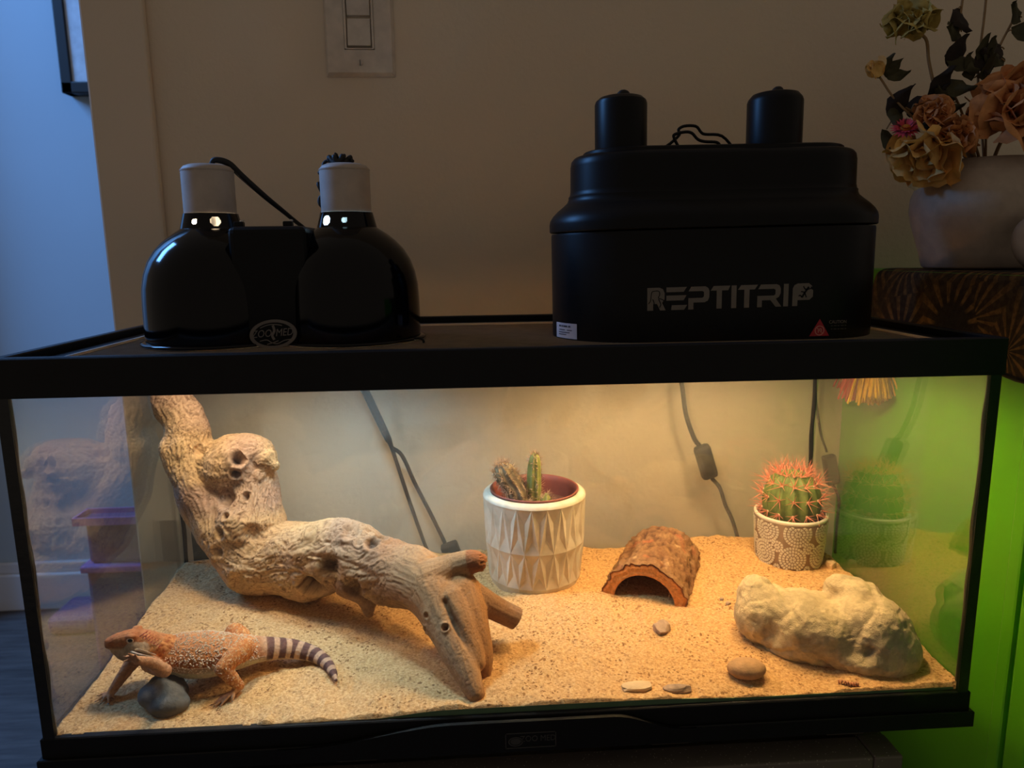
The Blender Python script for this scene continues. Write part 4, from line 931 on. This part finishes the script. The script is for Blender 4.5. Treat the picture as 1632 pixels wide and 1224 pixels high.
def medallion(u0, z0_, R, rows):
    out = []
    for k in range(rows):
        rad_ = R*(k+.65)/rows; w_ = R/rows*.74; nn = max(6, int(2*PI*rad_/(R/rows*.80)))
        for i in range(nn):
            a = 2*PI*i/nn; da = PI/nn*.72
            q = [(u0+(rad_+sr*w_/2)*math.cos(a+sa*da), z0_+(rad_+sr*w_/2)*math.sin(a+sa*da)) for sr, sa in ((-1, -1), (1, -1), (1, 1), (-1, 1))]
            zc = sum(p[1] for p in q)/4; uc = sum(p[0] for p in q)/4
            if zc < .002 or zc > .0535 or any(math.hypot(uc-cu, zc-cz) < cR*1.04 for cu, cz, cR in cent): continue
            out.append(poly_prism([(p[0], min(max(p[1], .001), .0545)) for p in q], cyl, .0006))
    cent.append((u0, z0_, R)); return out
for k in range(7):
    u = -.116+k*.0346; dots += medallion(u, .0165 if k % 2 == 0 else .0150, .0150, 4)
for k in range(7): dots += medallion(-.116+.0173+k*.0346, .0285, .0068, 2)
for k in range(7): dots += medallion(-.116+.004+k*.0346, .0455, .0150, 4)
for k in range(14): dots += medallion(-.116+k*.0173, .0035, .0040, 1)
obj('mosaic_dots', join(*dots), 'brick_white', QT, kind='stuff')
NR = 13
def barrel():
    V = []; nA = NR*6; lv = np.linspace(0, 1, 26)
    for t in lv:
        th = -.75+t*(PI/2+.75); r = .0325*math.cos(th)**.8 if th > 0 else .0325*math.cos(th*.7); z = .034*math.sin(th)
        for i in range(nA):
            a = 2*PI*i/nA; k = 1-.13*(.5-.5*math.cos(a*NR))*min(1, math.cos(max(th, 0))*1.5)
            V.append((qc[0]+max(r, .0005)*k*math.cos(a), qc[1]+max(r, .0005)*k*math.sin(a), qz+.073+z))
    F = [[j*nA+i, j*nA+(i+1) % nA, (j+1)*nA+(i+1) % nA, (j+1)*nA+i] for j in range(25) for i in range(nA)]+[[25*nA+i for i in range(nA)]]
    return np.array(V), F
bo = obj('cactus_body', barrel(), 'cactus', QT, smooth=True)
sb = []; sdv = []; sl = []; sr_ = []; wb = []
for k in range(NR):
    a = 2*PI*(k)/NR; o_ = np.array((math.cos(a), math.sin(a), 0))
    for th in (-.30, .20, .70, 1.15):
        r = .0325*math.cos(th)**.8 if th > 0 else .0325*math.cos(th*.7)
        p = np.array((qc[0], qc[1], qz+.073+.034*math.sin(th)))+o_*r; nrm = o_*math.cos(th)+np.array((0, 0, math.sin(th))); wb.append(p)
        tg = np.cross(o_, (0, 0, 1))
        for q in range(6):
            b_ = 2*PI*q/6+rng.random()*.5; dd = nrm*.75+.8*(math.cos(b_)*tg+math.sin(b_)*np.cross(nrm, tg)); sb.append(p); sdv.append(dd); sl.append((.0120+.010*rng.random())*(1.25 if th > .5 else .9)); sr_.append(.00055)
        sb.append(p); sdv.append(nrm+np.array((0, 0, .3))); sl.append(.019); sr_.append(.0007)
obj('spines', cones(sb, sdv, sl, sr_, 4), 'spine_pink', QT, kind='stuff')
obj('areoles', join(*[ellipsoid(p, (.0016, .0016, .0016), n=6, m=4) for p in wb]), 'spine_pale', QT, kind='stuff')

# ------------------------------------------------------------------ cords, switch and label behind the tank
def cordthing(name, label, P, r, sub=6):
    t = thing(name, label, 'cord', tuple(P[0])); obj('cable', tube(P, r, 8, sub), 'black_rubber', t, smooth=True); return t
def obox(c, axis, L, w_, d, mat, parent, name, b=.003):
    V, F = bbox(-w_/2, w_/2, -d/2, d/2, -L/2, L/2, b, 2); z = Vector(axis).normalized(); y = Vector((0, 1, 0)); x = y.cross(z).normalized(); y = z.cross(x)
    R = np.array((x, y, z)).T; return obj(name, (V@R.T+np.array(c), F), mat, parent, smooth=False)
t1 = cordthing('split_cord', 'black power cord forking in two behind the middle of the back pane', [(-.185, .328, .33), (-.172, .328, .268), (-.1600, .328, .2390), (-.1400, .328, .190), (-.1338, .328, .1735), (-.118, .328, .115), (-.0995, .328, .052), (-.0880, .328, .0200)], [.0035, .0042, .0050, .0046, .0026, .0024, .0023, .0022])
obj('cable', tube([(-.1345, .328, .1750), (-.122, .330, .163), (-.108, .330, .128), (-.090, .330, .088), (-.0730, .330, .0480)], .0025, 8, 6), 'black_rubber', t1, smooth=True)
obox((-.0640, .330, .0330), (.35, 0, -1), .030, .022, .014, 'black_rubber', t1, 'plug')
t2 = cordthing('switch_cord', 'black cord with an inline switch hanging behind the back pane by the hide', [(.218, .330, .33), (.2200, .330, .270), (.2258, .330, .2419), (.232, .330, .205), (.2430, .330, .1750), (.2500, .330, .165)], [.0030]*6)
obj('inline_switch', bbox(0, .001, 0, .001, 0, .001, .0001), 'black_rubber', t2) if False else obox((.2585, .328, .1440), (.32, 0, -1), .046, .021, .014, 'black_rubber', t2, 'inline_switch', .005)
obj('cable', tube([(.2680, .330, .121), (.2790, .331, .108), (.2870, .331, .085), (.2970, .332, .065), (.3068, .332, .0350), (.312, .332, .01)], .0026, 8, 6), 'black_rubber', t2, smooth=True)
t3_ = cordthing('thin_cord', 'thin grey black cord with small inline box behind the cactus pot corner', [(.3960, .338, .33), (.3990, .338, .245), (.4019, .337, .2164), (.4100, .336, .1750), (.4190, .335, .1500)], [.0016]*5)
obox((.4260, .335, .1260), (.22, 0, -1), .040, .017, .012, 'black_rubber', t3_, 'inline_box', .003)
obj('cable', tube([(.4300, .336, .1060), (.4400, .336, .085), (.4400, .337, .050), (.4410, .338, .010)], .0020, 8, 6), 'black_rubber', t3_, smooth=True)
dk = obj('dark_panel', bbox(-.3725, -.3490, .3019, .3034, .030, .1000, .0004), 'dark_label'); tag(dk, 'dark brown rectangular label on the back pane left of driftwood', 'label')

# ------------------------------------------------------------------ light switch
sx0, sx1, sz0 = -.1930, -.1140, .6095
LS = thing('light_switch', 'beige rocker light switch plate high on the wall above lamps', 'light switch', ((sx0+sx1)/2, WY, sz0))
cx = (sx0+sx1)/2; szt = sz0+.124
def plate():
    o = [(sx0, sz0), (sx1, sz0), (sx1, szt), (sx0, szt)]; i1 = [(sx0+.003, sz0+.004), (sx1-.003, sz0+.004), (sx1-.003, szt-.004), (sx0+.003, szt-.004)]
    hx = .0172; h = [(cx-hx, sz0+.0285), (cx+hx, sz0+.0285), (cx+hx, szt-.0285), (cx-hx, szt-.0285)]
    V = [(x, WY-.0005, z) for x, z in o]+[(x, WY-.006, z) for x, z in i1]+[(x, WY-.006, z) for x, z in h]+[(x, WY-.003, z) for x, z in h]
    F = [[k+a, k+(a+1) % 4, k+4+(a+1) % 4, k+4+a] for k in (0, 4, 8) for a in range(4)]; return np.array(V, float), F
obj('cover_plate', plate(), 'switch', LS)
rf = lambda dx, za, zb, ya, yb: bbox(cx-dx, cx+dx, ya, yb, za, zb, .0012)
obj('rocker_frame', ring_frame(cx-.0165, cx+.0165, 0, 1, 0, 1, .0) if False else join(*[bbox(cx+a, cx+b_, WY-.0072, WY-.002, z_0, z_1, .0008) for a, b_, z_0, z_1 in ((-.0168, -.0142, sz0+.029, szt-.029), (.0142, .0168, sz0+.029, szt-.029), (-.0168, .0168, sz0+.029, sz0+.0305), (-.0168, .0168, szt-.0305, szt-.029))]), 'switch', LS)
mz = sz0+.0640
def paddle(za, zb, ya, yb):
    x0_, x1_ = cx-.0138, cx+.0138; V = [(x0_, WY-.001, za), (x1_, WY-.001, za), (x1_, WY-.001, zb), (x0_, WY-.001, zb), (x0_+.001, ya, za+.001), (x1_-.001, ya, za+.001), (x1_-.001, yb, zb-.001), (x0_+.001, yb, zb-.001)]
    return np.array(V, float), [[0, 1, 5, 4], [1, 2, 6, 5], [2, 3, 7, 6], [3, 0, 4, 7], [4, 5, 6, 7]]
obj('paddle', paddle(sz0+.0318, mz-.0010, WY-.0085, WY-.0050), 'switch', LS); obj('paddle', paddle(mz+.0010, szt-.0315, WY-.0050, WY-.0085), 'switch', LS)
for zz in (sz0+.0145, szt-.0145):
    s = obj('screw', ellipsoid((cx, WY-.006, zz), (.0034, .0014, .0034), n=16, m=8), 'switch', LS, smooth=True); obj('slot', box(cx-.0004, cx+.0004, WY-.0080, WY-.0066, zz-.0030, zz+.0030), 'print_dark', s)

# ------------------------------------------------------------------ picture frame in the hall
px, pz_ = -.956, .783
PF = thing('picture_frame', 'thin black picture frame hanging on the blue lit hallway wall', 'picture', (px+.25, 1.30, pz_))
fy = 1.283
for nm, b_ in (('frame_side', (px, px+.026, pz_, pz_+.72)), ('frame_side', (px+.484, px+.51, pz_, pz_+.72)), ('frame_side', (px, px+.51, pz_, pz_+.026)), ('frame_side', (px, px+.51, pz_+.694, pz_+.72))):
    obj(nm, bbox(b_[0], b_[1], fy, 1.3231, b_[2], b_[3], .003), 'frame_black', PF)
obj('mat_board', box(px+.02, px+.49, fy+.004, fy+.008, pz_+.02, pz_+.70), 'mat_board', PF)

# ------------------------------------------------------------------ purple box and mat in the hallway
PB = thing('storage_box', 'purple storage box with pale rims on hallway floor seen through left glass', 'box', (-.80, 1.05, FZ))
bx0, bx1, by0, by1 = -.875, -.62, .99, 1.035
obj('box_body', bbox(bx0, bx1, by0, by1, FZ, -.25, .01), 'purple_dark', PB); obj('lower_rim', bbox(bx0-.008, bx1+.008, by0-.008, by1+.008, -.262, -.245, .004), 'purple', PB)
obj('upper_tray', bbox(bx0+.006, bx1-.006, by0+.006, by1-.006, -.245, -.15, .01), 'purple_dark', PB); obj('lid', join(bbox(bx0-.008, bx1+.008, by0-.008, by1+.008, -.150, -.146, .0015)), 'purple_dark', PB); obj('lid_rim', ring_frame(bx0-.010, bx1+.010, by0-.010, by1+.010, -.152, -.135, .004), 'purple', PB)
pm = obj('floor_cloth', bbox(-1.08, -.96, 1.16, 1.29, FZ, FZ+.05, .02, 3), 'purple_dark'); tag(pm, 'folded purple cloth on dark hallway floor beside the storage box', 'cloth')

# ------------------------------------------------------------------ green cabinet, cloth, tassel
CX = .448; CZ = .382
GC = thing('green_cabinet', 'bright green painted cabinet standing against the wall beside the tank', 'cabinet', (CX+.3, .1, FZ))
obj('side_panel', bbox(CX, CX+.02, -.16, WY-.001, FZ, CZ-.02, .001), 'green', GC)
obj('cabinet_top', bbox(CX-.004, CX+.62, -.17, WY-.001, CZ-.02, CZ, .002), 'green', GC)
obj('corner_moulding', join(bbox(CX-.006, CX+.001, .030, .046, FZ, CZ-.021, .0025), bbox(CX-.010, CX+.001, -.005, .022, FZ, CZ-.021, .004), bbox(CX-.016, CX+.001, -.16, -.012, FZ, CZ-.021, .004)), 'green', GC)
obj('front_panel', bbox(CX+.02, CX+.60, -.155, -.135, FZ, CZ-.02, .002), 'green', GC); obj('side_panel', bbox(CX+.60, CX+.62, -.155, WY-.002, FZ, CZ-.02, .002), 'green', GC)
cy0, cy1, zh = -.06, .287, .297
V = []; nu, nv = 60, 60
prof_c = [(CX+.50, CZ+.0015), (CX+.3, CZ+.0015), (CX+.06, CZ+.0015), (CX+.012, CZ+.0018), (CX-.004, CZ-.001), (CX-.010, CZ-.012), (CX-.012, CZ-.04), (CX-.013, zh)]
pr = catmull(np.array(prof_c), 8)
for j, (x, z) in enumerate(pr):
    hang = np.clip((CZ-z)/.08, 0, 1)
    for i in range(nv):
        y = cy0+(cy1-cy0)*i/(nv-1); V.append((x-.0045*hang*(math.sin(y*60)+1)*.6, y+hang*.006*(i/(nv-1)-.2), z-(.003*math.sin(y*40)*hang)))
k_ = len(pr); V = np.array(V); V2 = V.copy(); V2[:, 2] -= np.where(V[:, 0] > CX-.002, .0012, 0); V2[:, 0] += np.where(V[:, 0] <= CX-.002, .0012, 0)
Fc = [[j*nv+i, j*nv+i+1, (j+1)*nv+i+1, (j+1)*nv+i] for j in range(k_-1) for i in range(nv-1)]
CT = thing('table_cloth', 'dark brown gold sunburst patterned cloth hanging over the green cabinet edge', 'cloth', (CX+.2, .11, CZ))
obj('cloth', join((V, Fc), (V2, [q[::-1] for q in Fc])), 'cloth', CT, smooth=True)
hb = V[(k_-1)*nv:(k_)*nv]; obj('hem', tube(np.c_[hb[::3], np.full(len(hb[::3]), .0022)], 0, 8), 'leaf_dark', CT, smooth=True)
tcx = np.array((CX-.016, .2780, .300))
def yarn(y0_, y1_, cnt, spread):
    P_ = []
    for k in range(cnt):
        u = y0_+(y1_-y0_)*rng.random(); th_ = rng.normal(0, .006); dep = rng.random()
        p0 = tcx+np.array((th_*.3, u*.45, -.004)); p1 = tcx+np.array((th_, u*.85, -.038)); L_ = .068+.005*rng.random()-.5*abs(u)*(abs(u) > .02)*.6
        p2 = tcx+np.array((th_*1.5+rng.normal(0, .0012), u*1.05+rng.normal(0, .0015), -L_)); P_.append(tube([p0, p1, p2], .0011, 5, 3))
    return join(*P_)
obj('red_fringe', yarn(-.002, .034, 300, 0), 'red_yarn', CT, label='red half of the yarn tassel', kind='stuff'); obj('yellow_fringe', yarn(-.038, .000, 300, 0), 'yellow_yarn', CT, label='yellow half of the yarn tassel', kind='stuff')

# ------------------------------------------------------------------ vase, ring ornament
vc = (.5020, .2050); vz = CZ+.0032
VS = thing('torso_vase', 'rounded matte beige ceramic torso shaped vase on the patterned cloth', 'vase', (*vc, vz))
def vmod(a, z):
    h = z/.112; f = 1.0
    for a0, h0, amp, wa, wh in ((-2.35, .52, .10, .55, .28), (-1.0, .45, .11, .60, .28), (-1.65, .35, -.10, .20, .30), (-1.35, .72, -.05, .5, .10)):
        f += amp*math.exp(-(math.remainder(a-a0, 2*PI)/wa)**2-((h-h0)/wh)**2)
    return f
obj('vase_body', lathe([(.0500, 0), (.0525, .002), (.0560, .015), (.0612, .032), (.0662, .048), (.0686, .060), (.0680, .073), (.0632, .086), (.0560, .098), (.0500, .1055), (.0470, .1085), (.0450, .109), (.0430, .1075), (.0435, .095), (.048, .07), (.044, .02), (0, .015)], 80, (*vc, vz), True, vmod), 'vase', VS, smooth=True)
RG = thing('ring_ornament', 'taupe ceramic ring with silver beads before the torso vase', 'ornament', (.4990, .115, CZ+.002))
rc = np.array((.4950, .1150, CZ+.0278)); obj('ring', tube([rc+np.array((.0192*math.cos(a), .004*math.sin(a), .0192*math.sin(a))) for a in np.linspace(0, 2*PI, 40)], .0072, 16), 'ring', RG, smooth=True)
for dx, dz in ((-.0040, -.0225), (-.0035, -.0310)): obj('silver_bead', ellipsoid(rc+np.array((dx-.010, -.0105, dz+.009)), (.0032,)*3, n=14, m=9), 'metal', RG, smooth=True)

# ------------------------------------------------------------------ dried flowers
def petal(w_, h, cup, curl, seed, nu=9, nv=9):
    V = []
    for j in range(nv):
        t = j/(nv-1); ww_ = w_*math.sin(PI*(.12+.80*t))**.7
        for i in range(nu):
            u = 2*i/(nu-1)-1; V.append((u*ww_, -cup*(1-u*u)*math.sin(t*1.6)+cup*.3-curl*t**3, h*t+.0))
    V = np.array(V); s_n = w_*.26; V[:, 1] += s_n*vnoise(V/w_*1.7+seed*3.7)+s_n*.5*vnoise(V/w_*4+seed*2.3); V[:, 2] += s_n*.8*vnoise(V/w_*1.4+seed*5.1)+s_n*.3*vnoise(V/w_*4+seed)
    return V, [[j*nu+i, j*nu+i+1, (j+1)*nu+i+1, (j+1)*nu+i] for j in range(nv-1) for i in range(nu-1)]
def rose(parent, c, axis, size, mat, layers, seed):
    z = Vector(axis).normalized(); x = z.orthogonal().normalized(); y = z.cross(x); R = np.array((x, y, z)).T; k = 0
    for L, (cnt, rad_, tiltv, h) in enumerate(layers):
        for i in range(cnt):
            a = 2*PI*(i+.37*L)/cnt+.3*rng.random(); V, F = petal(size*(.30+.16*L), size*h*(.9+.2*rng.random()), size*.14, size*.10*(L > 0), seed+k)
            tl_ = tiltv+rng.normal(0, .1); Rx = np.array(Matrix.Rotation(-tl_, 3, 'X')); V = V@Rx.T; V[:, 1] += 0; V = V+np.array((0, rad_*size, 0)); Rz = np.array(Matrix.Rotation(a, 3, 'Z'))
            V = (V@Rz.T)@R.T+np.array(c); V = np.vstack([V, V+0.0]); 
            obj('petal', (V[:len(V)//2], F), mat, parent, smooth=True); k += 1
    obj('calyx', ellipsoid(np.array(c)-np.array(z)*size*.02, (size*.16,)*3, n=10, m=7), 'leaf', parent, smooth=True)
vm = np.array((vc[0], vc[1], vz+.100))
def stemP(parent, c, via, r=.0013, mat='stem'):
    obj('stem', tube([np.array(c), *[np.array(v) for v in via], vm+np.array(((via[-1][0]-vm[0])*.3, (via[-1][1]-vm[1])*.3, .0)), vm+np.array((0, 0, -.05))], r, 7, 5), mat, parent, smooth=True)
def leaf(parent, c, d, L_, w_, mat, seed):
    z = Vector(d).normalized(); x = z.cross(Vector((.2, -1, .3))).normalized(); y = z.cross(x); R = np.array((x, y, z)).T
    V, F = petal(w_, L_, w_*.5, w_*.8, seed, 6, 8); V[:, 0] *= np.where(V[:, 2] > L_*.6, (1-(V[:, 2]-L_*.6)/(L_*.45)).clip(.05, 1), 1); obj('leaf', (V@R.T+np.array(c), F), mat, parent, smooth=True)
def flower(name, label, loc): return thing(name, label, 'dried flower', loc)
full = [(4, .04, .08, .60), (6, .09, .25, .68), (7, .12, .48, .74), (8, .15, .75, .76), (5, .16, 1.15, .70)]
f1 = flower('dried_rose', 'large wilted peach dried rose above the mouth of the vase', (.497, .170, .515)); rose(f1, (.5050, .172, .5330), (-.25, -.75, .55), .050, 'rose_peach', full, 10); stemP(f1, (.505, .172, .533), [(.505, .19, .515)], .0018)
f2 = flower('dried_rose', 'cream dried rose drooping over the left lip of the vase', (.430, .180, .505)); rose(f2, (.4250, .183, .5060), (-.65, -.40, -.65), .038, 'rose_cream', [(4, .05, .12, .72), (6, .10, .30, .85), (7, .14, .55, .95), (5, .16, .9, 1.0)], 40); stemP(f2, (.4230, .183, .508), [(.437, .188, .520), (.470, .198, .510)], .0018)
f3_ = flower('dried_rose_bud', 'small yellowish dried bud on a thin stem far left', (.372, .2, .575)); rose(f3_, (.3760, .200, .5760), (-.5, -.2, .7), .016, 'rose_cream', [(3, .06, .1, .9), (4, .14, .4, 1.0)], 70); stemP(f3_, (.376, .2, .576), [(.396, .2, .552), (.425, .2, .528)], .0011)
for k, (dx, dz, d) in enumerate(((.016, .008, (.6, -.2, .7)), (.010, .012, (.2, -.2, .9)), (.022, .002, (.9, -.2, .1)))): leaf(f3_, (.376+dx*.4, .199, .574+dz*.2), d, .020, .006, 'leaf', 80+k)
f4 = flower('strawflower', 'pink pointed petal strawflower with orange centre beside the cream rose', (.3985, .18, .522))
za = Vector((-.25, -.55, .55)).normalized(); xa = za.orthogonal().normalized(); ya = za.cross(xa); c0 = np.array((.3990, .185, .5215))
for ring_, (cnt, el_, ln) in enumerate(((22, .15, .0150), (20, .45, .0125), (16, .8, .010))):
    for i in range(cnt):
        a = 2*PI*(i+.5*ring_)/cnt; dd = (xa*math.cos(a)+ya*math.sin(a))*math.cos(el_)+za*math.sin(el_); u_ = np.array(dd.cross(za).normalized()); dd = np.array(dd); zn = np.array(za); w_ = .0017
        p0 = c0+dd*.003; p1 = c0+dd*ln*.6+zn*.001; p2 = c0+dd*ln+zn*.0008*ring_; obj('petal', (np.array([p0-u_*w_*.6, p0+u_*w_*.6, p1-u_*w_, p1+u_*w_, p2]), [[0, 1, 3, 2], [2, 3, 4]]), 'straw_pink' if i % 4 else 'straw_dark', f4)
obj('flower_centre', ellipsoid(c0+np.array(za)*.002, (.0052, .0052, .0040), n=14, m=8), 'straw_core', f4, smooth=True); stemP(f4, c0, [(.415, .19, .522), (.45, .2, .515)], .0014)
f5 = flower('dried_rose', 'yellow green dried rose at the top left of the bouquet', (.405, .2, .622)); rose(f5, (.4060, .205, .6200), (-.3, -.6, .6), .030, 'rose_yellow', full[:4], 100); stemP(f5, (.406, .205, .62), [(.4245, .205, .612), (.4300, .205, .590), (.441, .205, .560), (.462, .205, .525)], .0016)
f6 = flower('dried_rose', 'small peach dried rose between strawflower and large peach rose', (.425, .185, .535)); rose(f6, (.4260, .186, .5350), (-.3, -.8, .4), .022, 'rose_peach', full[:4], 130); stemP(f6, (.426, .186, .535), [(.447, .19, .525)], .0014)
f7 = flower('dried_rose', 'small reddish peach dried rose above the vase lip right of cream rose', (.448, .178, .512)); rose(f7, (.4450, .180, .5110), (-.2, -.8, .2), .026, 'rose_peach', full[:4], 160); stemP(f7, (.445, .18, .511), [(.462, .188, .512)], .0014)
f8 = flower('strawflower', 'dark red strawflower half hidden left of large peach rose', (.462, .185, .523)); c0 = np.array((.4640, .186, .5260))
for i in range(40):
    a = 2.4*i; el_ = .2+.9*(i/40); dd = np.array((math.cos(a)*math.cos(el_), -math.sin(el_)*.8, math.sin(a)*math.cos(el_))); u_ = np.cross(dd, (0, 1, .2)); u_ /= np.linalg.norm(u_); obj('petal', (np.array([c0+dd*.002-u_*.001, c0+dd*.002+u_*.001, c0+dd*.010+u_*.0018, c0+dd*.010-u_*.0018, c0+dd*.016]), [[0, 1, 2, 3], [3, 2, 4]]), 'straw_dark', f8)
stemP(f8, c0, [(.475, .195, .518)], .0014)
sprays = [('leafy_stem', 'dried leafy stem with curled leaves rising in the middle of bouquet', [(.4600, .205, .660), (.4570, .205, .612), (.4520, .205, .575), (.4700, .205, .540)], [(.455, .640), (.462, .618), (.450, .600), (.458, .585), (.444, .570), (.462, .560), (.452, .545)]),
 ('leafy_stem', 'dried leafy stem with dark leaves leaning right in the bouquet', [(.5250, .215, .640), (.5050, .212, .600), (.4940, .21, .560), (.4960, .205, .530)], [(.523, .632), (.515, .618), (.508, .602), (.500, .585), (.495, .570), (.505, .560), (.512, .590)]),
 ('leafy_stem', 'short dark dried stem with withered leaves behind the strawflower', [(.4050, .205, .5480), (.4180, .205, .5420), (.4400, .205, .530), (.465, .203, .520)], [(.404, .548), (.412, .540), (.420, .552), (.432, .545), (.440, .555), (.428, .530), (.448, .540), (.394, .536), (.388, .520)]),
 ('leafy_stem', 'tall straight dried stem with few leaves near its foot', [(.4865, .21, .700), (.4870, .21, .640), (.4860, .21, .580), (.492, .206, .53)], [(.484, .600), (.490, .588), (.478, .575)])]
for si, (nm, lab, P_, lv) in enumerate(sprays):
    f = flower(nm, lab, P_[0]); stemP(f, P_[0], P_[1:], .0012)
    Sx = catmull(np.array(P_, float), 12)
    for k, (lx_, lz_) in enumerate(lv):
        lx_ += 0; n_ = Sx[np.argmin((Sx[:, 0]-lx_)**2+(Sx[:, 2]-lz_)**2)]; lx_ = n_[0]+(lx_-n_[0])*.8; lz_ = n_[2]+(lz_-n_[2])*.8
        obj('petiole', tube([n_, (n_+np.array((lx_, .203, lz_)))/2+np.array((0, 0, .002)), np.array((lx_, .205, lz_))], .0007, 5, 3), 'stem', f)
        ang_ = rng.random()*2*PI; leaf(f, (lx_, .205, lz_), (math.cos(ang_), -.3*rng.random(), math.sin(ang_)*.8), .024+.012*rng.random(), .008+.004*rng.random(), 'leaf' if (k+si) % 3 else 'leaf_dark', 200+si*20+k)

# ------------------------------------------------------------------ stand under the tank
SD = thing('metal_stand', 'black metal stand with capped square bar below the glass tank', 'stand', (-.02, .14, FZ))
sx_0, sx_1 = -.372, .328
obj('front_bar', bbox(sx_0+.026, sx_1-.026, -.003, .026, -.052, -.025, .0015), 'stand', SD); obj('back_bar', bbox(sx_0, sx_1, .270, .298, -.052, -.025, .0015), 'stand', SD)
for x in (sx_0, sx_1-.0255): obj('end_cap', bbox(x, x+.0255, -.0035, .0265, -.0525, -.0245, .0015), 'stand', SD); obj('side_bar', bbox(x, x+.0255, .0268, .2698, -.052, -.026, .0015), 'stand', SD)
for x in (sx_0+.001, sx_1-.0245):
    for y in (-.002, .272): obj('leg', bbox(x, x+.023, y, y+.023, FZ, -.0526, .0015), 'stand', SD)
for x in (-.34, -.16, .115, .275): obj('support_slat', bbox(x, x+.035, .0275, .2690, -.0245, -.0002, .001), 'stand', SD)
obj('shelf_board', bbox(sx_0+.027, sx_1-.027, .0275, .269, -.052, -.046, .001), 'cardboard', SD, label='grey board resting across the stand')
for o in bpy.data.objects:
    if o.type == 'MESH' and o.parent is None: pass
